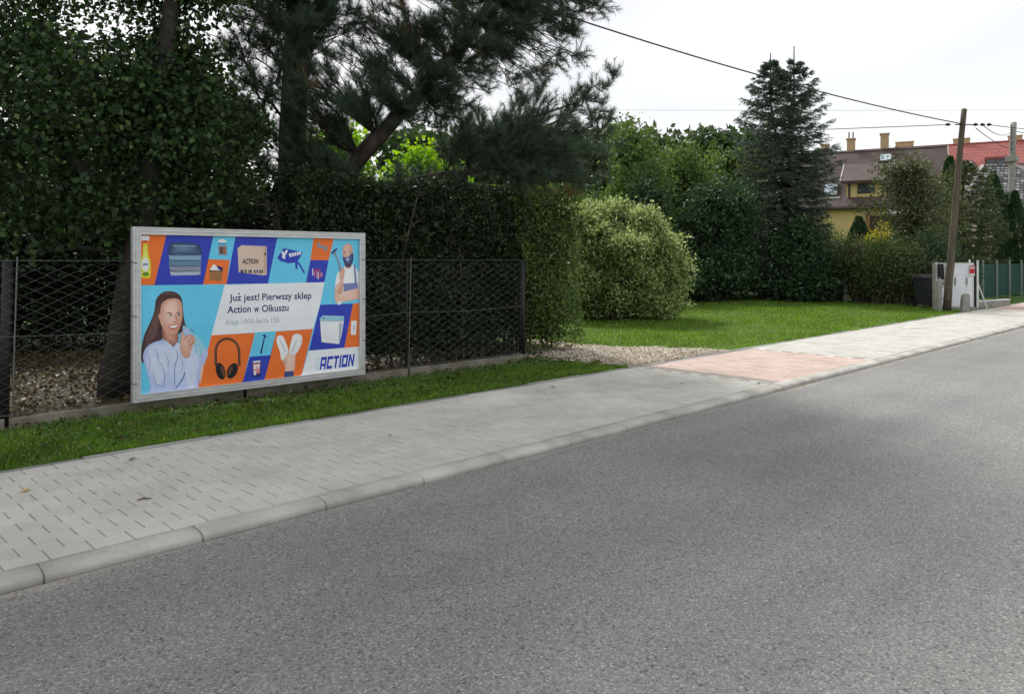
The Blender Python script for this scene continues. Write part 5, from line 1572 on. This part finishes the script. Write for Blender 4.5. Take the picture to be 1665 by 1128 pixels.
# --- clipped hedges
def hedge(name, label, x0, x1, y0, y1, h, n_leaf, seed, mat, size=0.05, open_low=0.25, shade_mat=None):
    r = rng(seed)
    c = ((x0 + x1) / 2, (y0 + y1) / 2)
    root = thing(name, label, 'hedge', (c[0], c[1], 0.04), 0)
    lx_, ly_ = x1 - x0, y1 - y0
    areas = np.array([ly_ * h, ly_ * h, lx_ * h, lx_ * h, lx_ * ly_])
    f = r.choice(5, n_leaf, p=areas / areas.sum())
    u, w = r.random(n_leaf), r.random(n_leaf)
    inn = np.abs(r.normal(0, 0.10, n_leaf)) - 0.05
    zz = 0.1 + w * (h - 0.1)
    P = np.zeros((n_leaf, 3)); Nn = np.zeros((n_leaf, 3))
    for k, (nx, ny, nz) in enumerate(((-1, 0, 0), (1, 0, 0), (0, -1, 0), (0, 1, 0), (0, 0, 1))):
        s = f == k
        if k < 2:
            P[s] = np.stack([np.full(s.sum(), x0 if k == 0 else x1), y0 + u[s] * ly_, zz[s]], 1)
        elif k < 4:
            P[s] = np.stack([x0 + u[s] * lx_, np.full(s.sum(), y0 if k == 2 else y1), zz[s]], 1)
        else:
            P[s] = np.stack([x0 + u[s] * lx_, y0 + w[s] * ly_, np.full(s.sum(), h)], 1)
        Nn[s] = (nx, ny, nz)
    lump = 0.09 * np.sin(P[:, 0] * 2.1 + P[:, 2] * 1.7) * np.sin(P[:, 1] * 2.3 - P[:, 2] * 1.3) + 0.05 * np.sin(P[:, 2] * 5 + P[:, 0] * 4 + P[:, 1] * 3)
    taper = 0.12 * (P[:, 2] / h) ** 2
    P = P - Nn * (inn + lump)[:, None] - np.where(Nn[:, 2:3] == 0, Nn * taper[:, None], 0)
    low = P[:, 2] < open_low + 0.25 * r.random(n_leaf)
    drop = low & (r.random(n_leaf) < 0.72)
    if shade_mat:                                    # the side under the trees is bare and twiggy
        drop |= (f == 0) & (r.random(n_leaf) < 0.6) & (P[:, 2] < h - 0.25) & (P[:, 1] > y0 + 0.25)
    shady = (f == 0)[~drop]  # leaves on this side get the darker colour with shade painted in
    P = P[~drop]
    D = rand_dirs(r, len(P)) + np.array([0, 0, 0.25])
    out = P - np.array([c[0], c[1], h * 0.5]); out[:, 0] /= lx_; out[:, 1] /= ly_; out[:, 2] /= h
    D = D + unit(out) * 0.5
    v, t = leaf_faces(r, P, D, r.uniform(0.7, 1.3, len(P)) * size, 0.62)
    link('leaves', np_mesh('leaves', v - np.array([c[0], c[1], 0.04]), t, [mat, shade_mat or mat], np.repeat(shady, 2).astype(int)), root)
    # stems and inner twigs
    m_ = int(max(lx_, ly_) * 9)
    sx = x0 + 0.2 + r.random(m_) * (lx_ - 0.4); sy = y0 + 0.2 + r.random(m_) * (ly_ - 0.4)
    A = np.stack([sx, sy, np.zeros(m_)], 1); B = A + np.stack([r.normal(0, 0.08, m_), r.normal(0, 0.08, m_), np.full(m_, h * 0.5)], 1)
    C_ = B + np.stack([r.normal(0, 0.15, m_), r.normal(0, 0.15, m_), np.full(m_, h * 0.42)], 1)
    parts = [frusta(A, B, np.full(m_, 0.022), np.full(m_, 0.015), 5), frusta(B, C_, np.full(m_, 0.015), np.full(m_, 0.006), 4)]
    tn = m_ * 26
    k = r.integers(0, m_, tn); f_ = r.random((tn, 1))
    S = np.where(r.random((tn, 1)) < 0.5, A[k] + (B[k] - A[k]) * f_, B[k] + (C_[k] - B[k]) * f_)
    E_ = S + rand_dirs(r, tn) * r.uniform(0.15, 0.4, (tn, 1))
    E_[:, 2] = np.clip(E_[:, 2], 0.1, h - 0.1)
    parts.append(frusta(S, E_, np.full(tn, 0.006), np.full(tn, 0.003), 3))
    sv, stt = join(parts)
    link('stems', np_mesh('stems', sv - np.array([c[0], c[1], 0.04]), stt, M['twig']), root)
    # dense leaves deeper inside
    n2 = int(n_leaf * 0.45)
    P2 = np.stack([x0 + 0.12 + r.random(n2) * (lx_ - 0.24), y0 + 0.12 + r.random(n2) * (ly_ - 0.24), 0.3 + r.random(n2) * (h - 0.4)], 1)
    v, t = leaf_faces(r, P2, rand_dirs(r, n2), r.uniform(1.2, 2.2, n2) * size, 0.75)
    link('inner_leaves', np_mesh('inner_leaves', v - np.array([c[0], c[1], 0.04]), t, shade_mat or mat), root)  # interior leaves take the painted shade colour too
    return root
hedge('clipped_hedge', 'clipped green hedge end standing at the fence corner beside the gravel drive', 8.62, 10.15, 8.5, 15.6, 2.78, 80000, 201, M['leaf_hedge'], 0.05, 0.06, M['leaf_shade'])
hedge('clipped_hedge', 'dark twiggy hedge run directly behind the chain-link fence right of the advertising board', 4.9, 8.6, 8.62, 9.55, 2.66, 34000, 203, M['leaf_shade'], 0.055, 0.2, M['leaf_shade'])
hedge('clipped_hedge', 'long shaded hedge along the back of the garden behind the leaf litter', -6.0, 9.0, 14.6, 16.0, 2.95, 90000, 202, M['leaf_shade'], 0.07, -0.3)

# --- shrubs made of leafy clumps
def shrub(name, label, x, y, blobs, clumps, per, size, seed, mat, cat='shrub', group=None, sd=0.16, wr=0.5, up=0.2, core=True, stem_h=0.6, gz=0.06):
    """blobs: (dx, dy, z, rx, rz) ellipsoids relative to the foot"""
    r = rng(seed)
    root = thing(name, label, cat, (x, y, gz), 0, group)
    vol = np.array([b[3] ** 2 * b[4] ** 0.6 for b in blobs])
    k = r.choice(len(blobs), clumps, p=vol / vol.sum())
    Bc = np.array([b[:3] for b in blobs])[k]; Rr = np.array([(b[3], b[3], b[4]) for b in blobs])[k]
    d = rand_dirs(r, clumps)
    q = (0.62 + 0.42 * r.random((clumps, 1)) ** 0.7) * np.where(r.random((clumps, 1)) > 0.86, 1.2, 1.0)
    C = Bc + d * Rr * q
    ok = C[:, 2] > 0.12
    C, d = C[ok], d[ok]
    c = np.repeat(C, per, 0); dn = np.repeat(d, per, 0)
    P = c + r.normal(size=c.shape) * sd * np.array([1, 1, 0.75])
    D = unit(dn * 0.7 + rand_dirs(r, len(P)) * 0.9 + np.array([0, 0, up]))
    ok = P[:, 2] > 0.05
    v, t = leaf_faces(r, P[ok], D[ok], r.uniform(0.65, 1.3, ok.sum()) * size, wr)
    parts = [(v, t)]
    link('crown', np_mesh('crown', v, t, mat), root)
    # stems fan out from the foot into the clumps
    m_ = min(len(C), 160)
    kk = r.choice(len(C), m_, replace=False)
    A = np.stack([r.normal(0, 0.18, m_), r.normal(0, 0.18, m_), np.full(m_, -0.08)], 1)
    Mid = A * 1.0 + (C[kk] - A) * 0.5 + np.stack([np.zeros(m_), np.zeros(m_), 0.12 * C[kk][:, 2]], 1)
    sv, stt = join([frusta(A, Mid, np.full(m_, 0.024), np.full(m_, 0.014), 4), frusta(Mid, C[kk], np.full(m_, 0.014), np.full(m_, 0.005), 3)])
    if core:
        n2 = clumps * 14
        k = r.choice(len(blobs), n2, p=vol / vol.sum())
        Pi = np.array([b[:3] for b in blobs])[k] + rand_dirs(r, n2) * np.array([(b[3], b[3], b[4]) for b in blobs])[k] * 0.62 * (r.random((n2, 1)) ** 0.5)
        Pi = Pi[Pi[:, 2] > 0.15]
        v2, t2 = leaf_faces(r, Pi, rand_dirs(r, len(Pi)), r.uniform(1.3, 2.0, len(Pi)) * size, 0.7)
        link('inner_leaves', np_mesh('inner_leaves', v2, t2, mat), root)
    link('stems', np_mesh('stems', sv, stt, M['twig']), root)
    return root

# big variegated bush on the lawn
rv = rng(300)
vb = [(0, 0, 1.2, 1.3, 1.2), (-0.55, 0.55, 2.55, 0.55, 0.5), (0.1, -0.1, 2.65, 0.5, 0.45), (0.6, -0.6, 2.2, 0.5, 0.5), (-0.9, 0.9, 2.3, 0.55, 0.55), (0.95, -0.95, 1.75, 0.5, 0.5), (1.1, -1.1, 1.1, 0.55, 0.5), (1.05, -1.0, 0.5, 0.5, 0.4)]
for _ in range(40):
    a = rv.uniform(0, 6.28); zz = rv.uniform(0.35, 2.6)
    q = 1.62 * math.sqrt(max(0.03, 1 - ((zz - 1.1) / 1.75) ** 2)) * rv.uniform(0.75, 1.0)
    vb.append((math.cos(a) * q, math.sin(a) * q, zz, rv.uniform(0.25, 0.5), rv.uniform(0.22, 0.42)))
shrub('variegated_bush', 'large rounded bush with cream-edged pale leaves standing on the lawn', 15.95, 12.4, vb,
      2600, 28, 0.09, 301, M['leaf_variegated'], sd=0.11, wr=0.42)

GS = 'shrubs and trees along the far edge of the lawn'
# (x, y, height, half width, leaf, label)
r = rng(330)
for i, (x, y, h, w, mat, lab) in enumerate([
        (23.6, 17.6, 6.9, 2.3, 'leaf_mid', 'tall light green bush rising behind the left side of the variegated bush'),
        (27.2, 17.6, 6.4, 2.3, 'leaf_mid', 'tall leafy green bush between variegated bush and spruce, in the back row'),
        (30.6, 17.2, 6.6, 2.2, 'leaf_mid', 'leafy green bush in the back row just left of the spruce'),
        (22.6, 15.9, 4.3, 1.9, 'leaf_dark', 'dark shrub directly behind the variegated bush'),
        (25.6, 15.1, 4.5, 1.9, 'leaf_dark', 'dark shrub at the lawn edge right of the variegated bush'),
        (27.7, 12.7, 2.9, 1.25, 'leaf_dark', 'low dark shrub at the lawn edge under the spruce')]):
    bl = []
    for j in range(9):
        a = r.uniform(0, 6.28); q = r.uniform(0, 0.55) * w
        z = h * r.uniform(0.22, 0.78)
        bl.append((math.cos(a) * q, math.sin(a) * q, z, w * r.uniform(0.42, 0.62) * (1.1 - 0.35 * z / h), h * r.uniform(0.14, 0.22)))
    bl.append((0, 0, h * 0.82, w * 0.4, h * 0.18)); bl.append((0, 0, h * 0.2, w * 0.9, h * 0.2))
    shrub('leafy_shrub', lab, x, y, bl, 900, 24, 0.15, 340 + i, M[mat], group=GS, sd=0.22, wr=0.55)

# --- spruce with two leaders
def spruce(name, label, x, y, h, rad, seed, mat, nb=300, tw=13, ne=20, leaders=1, nw=0.012, nl=0.055, cat='tree', z_low=0.25, bend=0.35, bark='bark'):
    r = rng(seed)
    root = thing(name, label, cat, (x, y, 0.06))
    mb = MB()
    heads = [(0.0, 0.0, h)] if leaders == 1 else [(0.22, -0.22, h), (-0.42, 0.42, h * 0.972)]
    for (hx, hy, hz) in heads:
        p = np.array([(0, 0, -0.1), (hx * 0.3, hy * 0.3, h * 0.5), (hx, hy, h * 0.78), (hx, hy, hz)])
        mb.tube(p, [rad * 0.06, rad * 0.045, 0.04, 0.02], 7)
    link('trunk', mb.mesh('trunk', M[bark], True), root)
    z = z_low + (h * (0.975 if leaders == 1 else 0.935) - z_low) * np.linspace(0, 1, nb) ** 0.92 + r.normal(0, 0.04, nb)
    az = np.arange(nb) * 2.399 + r.normal(0, 0.3, nb)
    tt = np.clip(((h if leaders == 1 else h * 0.95) - z) / h, 0, 1)
    Lb = rad * np.clip(tt * 3.0, 0, 1) ** 0.88 * r.uniform(0.68, 1.15, nb) + 0.04
    hsel = r.integers(0, len(heads), nb)
    hx = np.array([heads[k_][0] for k_ in hsel]) * np.clip((z / h - 0.5) * 3.4, 0, 1); hy = np.array([heads[k_][1] for k_ in hsel]) * np.clip((z / h - 0.5) * 3.4, 0, 1)
    O = np.stack([hx, hy, z], 1)
    H_ = np.stack([np.cos(az), np.sin(az), np.zeros(nb)], 1)
    droop = -bend * np.clip(tt * 1.6, 0, 1) + 0.55 * np.clip(0.35 - tt, 0, 1) * 1.5
    def curve(o_, h_, L_, d_, s):
        s = s[:, None]; L_ = L_[:, None]; d_ = d_[:, None]
        return o_ + h_ * L_ * s + np.array([0, 0, 1.0]) * L_ * (d_ * s + 0.28 * s ** 3)
    segs = []
    for a, b in ((0, 0.33), (0.33, 0.66), (0.66, 1.0)):
        pa, pb = curve(O, H_, Lb, droop, np.full(nb, a)), curve(O, H_, Lb, droop, np.full(nb, b))
        segs.append(frusta(pa, pb, 0.004 + 0.011 * Lb * (1 - a), 0.004 + 0.011 * Lb * (1 - b), 4))
    # twigs
    k = np.repeat(np.arange(nb), tw)
    s = r.random(len(k)) ** 0.65
    T0 = curve(O[k], H_[k], Lb[k], droop[k], s)
    sd_ = np.where(r.random(len(k)) < 0.5, 1, -1)[:, None]
    side_ = np.stack([-H_[k][:, 1], H_[k][:, 0], np.zeros(len(k))], 1) * sd_
    TD = unit(H_[k] * 0.75 + side_ * r.uniform(0.3, 1.0, (len(k), 1)) + np.array([0, 0, 1.0]) * r.normal(-0.18, 0.22, (len(k), 1)))
    TL = (0.12 + 0.32 * Lb[k] * (1 - s * 0.75)) * r.uniform(0.7, 1.2, len(k))
    segs.append(frusta(T0, T0 + TD * TL[:, None], np.full(len(k), 0.007), np.full(len(k), 0.004), 3))
    kk = np.repeat(np.arange(len(k)), ne)
    f = r.random(len(kk))
    Q = T0[kk] + TD[kk] * (TL[kk] * f)[:, None] + r.normal(size=(len(kk), 3)) * 0.015
    ND = unit(TD[kk] * 0.8 + rand_dirs(r, len(kk)) * 0.8 + np.array([0, 0, 0.1]))
    v, t = needle_faces(r, Q, ND, nl * r.uniform(0.7, 1.3, len(kk)), nw)
    bv, bt = join(segs)
    link('branches', np_mesh('branches', bv, bt, M['bark']), root)
    link('needles', np_mesh('needles', v, t, mat), root)
    return root
spruce('spruce_tree', 'tall dark green spruce with two bare leaders at the lawn edge', 28.4, 13.6, 9.75, 1.72, 401, M['needle_spruce'], 520, 18, 22, leaders=2, nw=0.02, nl=0.075)
spruce('larch_tree', 'yellowish green conifer with layered branches behind the leaning wooden pole', 36.4, 9.6, 5.7, 1.5, 411, M['needle_larch'], 150, 14, 20, nw=0.03, nl=0.09, bend=0.15)

# --- column thujas
def thuja(name, label, x, y, h, rad, seed, group=None, mat='leaf_thuja', n_=9000, size=0.13):
    r = rng(seed)
    root = thing(name, label, 'thuja', (x, y, 0.06), 0, group)
    z = h * r.random(n_) ** 1.15
    tt = z / h
    R_ = rad * np.clip(1.05 - tt ** 2.6, 0.02, 1) * np.clip(tt * 6 + 0.6, 0, 1)
    a = r.uniform(0, 6.28, n_)
    lump = 1 + 0.12 * np.sin(a * 5 + z * 3) * np.sin(z * 4 + a * 2)
    q = R_ * lump * (0.55 + 0.45 * r.random(n_) ** 0.4)
    P = np.stack([np.cos(a) * q, np.sin(a) * q, z + 0.05], 1)
    D = unit(np.stack([np.cos(a) * 0.45, np.sin(a) * 0.45, np.full(n_, 0.8)], 1) + rand_dirs(r, n_) * 0.35)
    v, t = leaf_faces(r, P, D, r.uniform(0.6, 1.2, n_) * size, 0.45)
    link('foliage', np_mesh('foliage', v, t, M[mat]), root)
    link('stem', MB().tube([(0, 0, -0.1), (0, 0, h * 0.9)], [0.06, 0.01], 6).mesh('stem', M['bark']), root)
    return root
GT_ = 'column thujas behind the green mesh fence'
for i, (x, y, h, rad, lab) in enumerate([(39.0, 9.1, 5.3, 0.75, 'tallest column thuja, right of the wooden pole behind the mesh fence'),
        (40.2, 8.9, 4.3, 0.45, 'slender thuja squeezed between two larger thujas by the mesh fence'),
        (39.3, 8.35, 4.4, 0.6, 'column thuja below the concrete pole at the right edge'),
        (41.0, 7.9, 3.3, 0.7, 'shorter thuja at the right picture edge behind the mesh fence')]):
    thuja('column_thuja', lab, x, y, h, rad, 420 + i, GT_)
thuja('round_thuja', 'rounded dark green thuja behind the wooden pole near the brown gable', 44.6, 12.4, 6.8, 0.95, 431, None, size=0.16)
thuja('garden_thuja', 'small rounded dark thuja in front of the yellow house wall', 35.6, 13.6, 3.35, 0.8, 433, None, size=0.12)

# --- aged fruit tree and the loose shrubs along the neighbour's fence
r = rng(451)
AB = [(29.6, 9.75, 3.2, 1.0), (30.1, 9.2, 4.2, 0.9), (29.2, 10.2, 4.6, 0.85), (29.8, 9.3, 5.0, 0.7), (30.4, 8.5, 3.5, 0.9), (29.9, 8.8, 2.6, 0.9), (28.9, 10.4, 3.4, 0.8), (30.6, 8.9, 4.4, 0.6), (29.2, 10.2, 4.9, 0.35), (29.5, 9.8, 2.3, 0.9)]
tree_obj('fruit_tree', 'loose olive-leaved fruit tree in front of the brown-roofed house', 'tree', (29.6, 9.5, 0.06), [(29.6, 9.5, -0.05), (29.65, 9.5, 1.3), (29.7, 9.5, 3.2), (29.6, 9.7, 4.6)], [0.13, 0.1, 0.06, 0.02],
         blob_points(r, AB, 62), broad_leaves(452, 13, 0.10, 0.17, M['leaf_apple'], 0.3), M['bark'], 453, tip=0.005)
GN = "loose shrubs along the neighbour's fence"
r = rng(460)
for i, (x, y, h, w, mat, lab) in enumerate([
        (29.2, 12.0, 1.9, 0.85, 'leaf_mid', 'loose shrub by the fence just right of the spruce'),
        (28.9, 10.9, 2.2, 0.9, 'leaf_apple', 'loose shrub with arching shoots left of the middle of the far fence'),
        (28.3, 9.9, 2.3, 0.9, 'leaf_mid', 'loose green shrub in the middle of the far fence below the fruit tree'),
        (28.0, 9.1, 2.0, 0.75, 'leaf_apple', 'loose shrub left of the dark waste bin'),
        (28.6, 8.2, 2.2, 0.7, 'leaf_dark', 'dark shrub behind the waste bin beside the white gate'),
        (32.5, 13.2, 3.0, 1.1, 'leaf_mid', 'green garden shrub behind the brick stove')]):
    bl = [(r.normal(0, w * 0.4), r.normal(0, w * 0.4), h * r.uniform(0.3, 0.85), w * r.uniform(0.35, 0.55), h * 0.2) for _ in range(7)]
    shrub('loose_shrub', lab, x, y, bl, 460, 22, 0.09, 461 + i, M[mat], group=GN, sd=0.23, wr=0.5, core=False)
shrub('yellow_bush', 'small bright yellow bush in front of the yellow house doorway', 33.8, 11.9, [(0, 0, 2.2, 0.55, 0.55), (0.25, -0.25, 2.6, 0.4, 0.4)], 150, 18, 0.09, 471, M['leaf_yellow'], core=False)
shrub('white_bush', 'pale whitish flowering bush among the garden shrubs right of the yellow bush', 33.2, 10.9, [(0, 0, 2.4, 0.3, 0.35)], 60, 12, 0.08, 472, leaf_mat('white_leaf', [(0, (0.3, 0.33, 0.28)), (1, (0.6, 0.62, 0.56))]), core=False)

# thin birch top above the red roof
r = rng(481)
round_tree('slim_birch', 'slim sparse tree top showing above the red roof behind the houses', 88, 27, 14.2, 1.6, 482, M['leaf_apple'], per=9, dens=9, size=0.28, z0=0.7)

# --- far wood on the horizon: reads as one mass
r = rng(491)
n_ = 26000
u = r.random(n_)
fx = 88 + 52 * u; fy = 122 - 50 * u
hz = 24 + 1.6 * np.sin(u * 23) + 1.0 * np.sin(u * 61 + 1) + 0.7 * np.sin(u * 130)
P = np.stack([fx + r.normal(0, 4, n_), fy + r.normal(0, 4, n_), hz * (1 - 1.0 * r.random(n_) ** 1.6)], 1)
v, t = leaf_faces(r, P, rand_dirs(r, n_) + np.array([0, 0, 0.3]), r.uniform(0.8, 2.0, n_), 0.8)
o = link('distant_wood', np_mesh('distant_wood', v, t, M['leaf_back']))
o['kind'] = 'stuff'; tag(o, 'distant dark wood on the rise beyond the shrubs', 'wood')

# ================================================================== small things on the pavement
def flat_leaf(label, x, y, z, size, rz, mat, curl=0.35):
    pts = []
    for i in range(14):
        a = 2 * math.pi * i / 14
        rad = size * (0.75 + 0.25 * math.cos(2 * a)) * (1.0 + (0.12 if i % 2 else -0.06))
        pts.append((math.cos(a) * rad, math.sin(a) * rad * 0.8, 0.004 + curl * size * (0.3 * math.cos(a) ** 2 + 0.5 * math.sin(a) ** 4)))
    v = [(0, 0, 0.003)] + pts + [(-size * 1.7, 0.006, 0.006)]
    f = [(0, 1 + i, 1 + (i + 1) % 14) for i in range(14)] + [(7, 8, 15)]
    o = link('fallen_leaf', MB().add(v, f).mesh('fallen_leaf', mat), None, (x, y, z), (0, 0, rz))
    return tag(o, label, 'leaf', 'fallen leaves on the pavement')
M['leaf_gold'] = flat_mat('dry_yellow_leaf', (0.55, 0.33, 0.07), 0.7)
M['leaf_brown'] = flat_mat('dry_brown_leaf', (0.13, 0.08, 0.045), 0.8)
flat_leaf('yellow fallen leaf on the pavement at the left picture edge', 1.32, 5.95, 0.049, 0.034, 0.6, M['leaf_gold'])
for (x, y, s, rz, lab) in ((2.10, 6.28, 0.03, 0.4, 'brown crumpled leaf by the edging left of the advertising board'), (4.0, 5.55, 0.02, 1.7, 'tiny brown leaf in the middle of the pavement below the board'),
                           (6.9, 6.25, 0.035, 2.5, 'dark dry leaf at the grass edge below the fence corner'), (8.25, 5.3, 0.024, 0.2, 'small dark leaf on the pavement just before the red paving'),
                           (8.9, 4.62, 0.035, 1.1, 'curled dark leaf on the kerb beside the red paving')):
    flat_leaf(lab, x, y, 0.05, s, rz, M['leaf_brown'], 0.6)
o = link('dry_twig', MB().tube([(0, 0, 0.008), (0.04, 0.008, 0.012), (0.085, -0.004, 0.008)], [0.004, 0.006, 0.003], 6).mesh('dry_twig', M['leaf_brown']), None, (1.77, 5.2, 0.045), (0, 0, -0.3))
tag(o, 'short dark twig lying on the pavement stones near the left edge', 'twig')
o = link('pale_strip', MB().add([(0, 0, 0.0), (0.7, -0.32, 0.0), (0.73, -0.26, 0.0), (0.03, 0.07, 0.0), (0, 0, 0.012), (0.7, -0.32, 0.012), (0.73, -0.26, 0.012), (0.03, 0.07, 0.012)], [(3, 2, 1, 0), (4, 5, 6, 7), (0, 1, 5, 4), (1, 2, 6, 5), (2, 3, 7, 6), (3, 0, 4, 7)]).mesh('pale_strip', flat_mat('bleached_wood', (0.78, 0.77, 0.73), 0.7)), None, (18.3, 6.0, 0.047), (0, 0, 0))
tag(o, 'pale thin strip of wood lying across the far pavement', 'stick')

# crumbs of sand and grit in the gutter
r = rng(91)
n_ = 1500
x = r.uniform(0, 14, n_); y = 4.315 - np.abs(r.normal(0, 0.055, n_)) - 0.01
dens = (np.sin(x * 1.7) * np.sin(x * 0.61 + 1) > -0.2)
x, y = x[dens], y[dens]; n_ = len(x)
s = r.uniform(0.002, 0.006, n_)
V = octv[None] * s[:, None, None] + np.stack([x, y, s * 0.5], 1)[:, None]
T = (octf[None] + (np.arange(n_) * 6)[:, None, None]).reshape(-1, 3)
o = link('gutter_grit', np_mesh('gutter_grit', V.reshape(-1, 3), T, M['gravel']))
o['kind'] = 'stuff'; tag(o, 'pale sand and grit lying in the gutter along the kerb', 'grit')
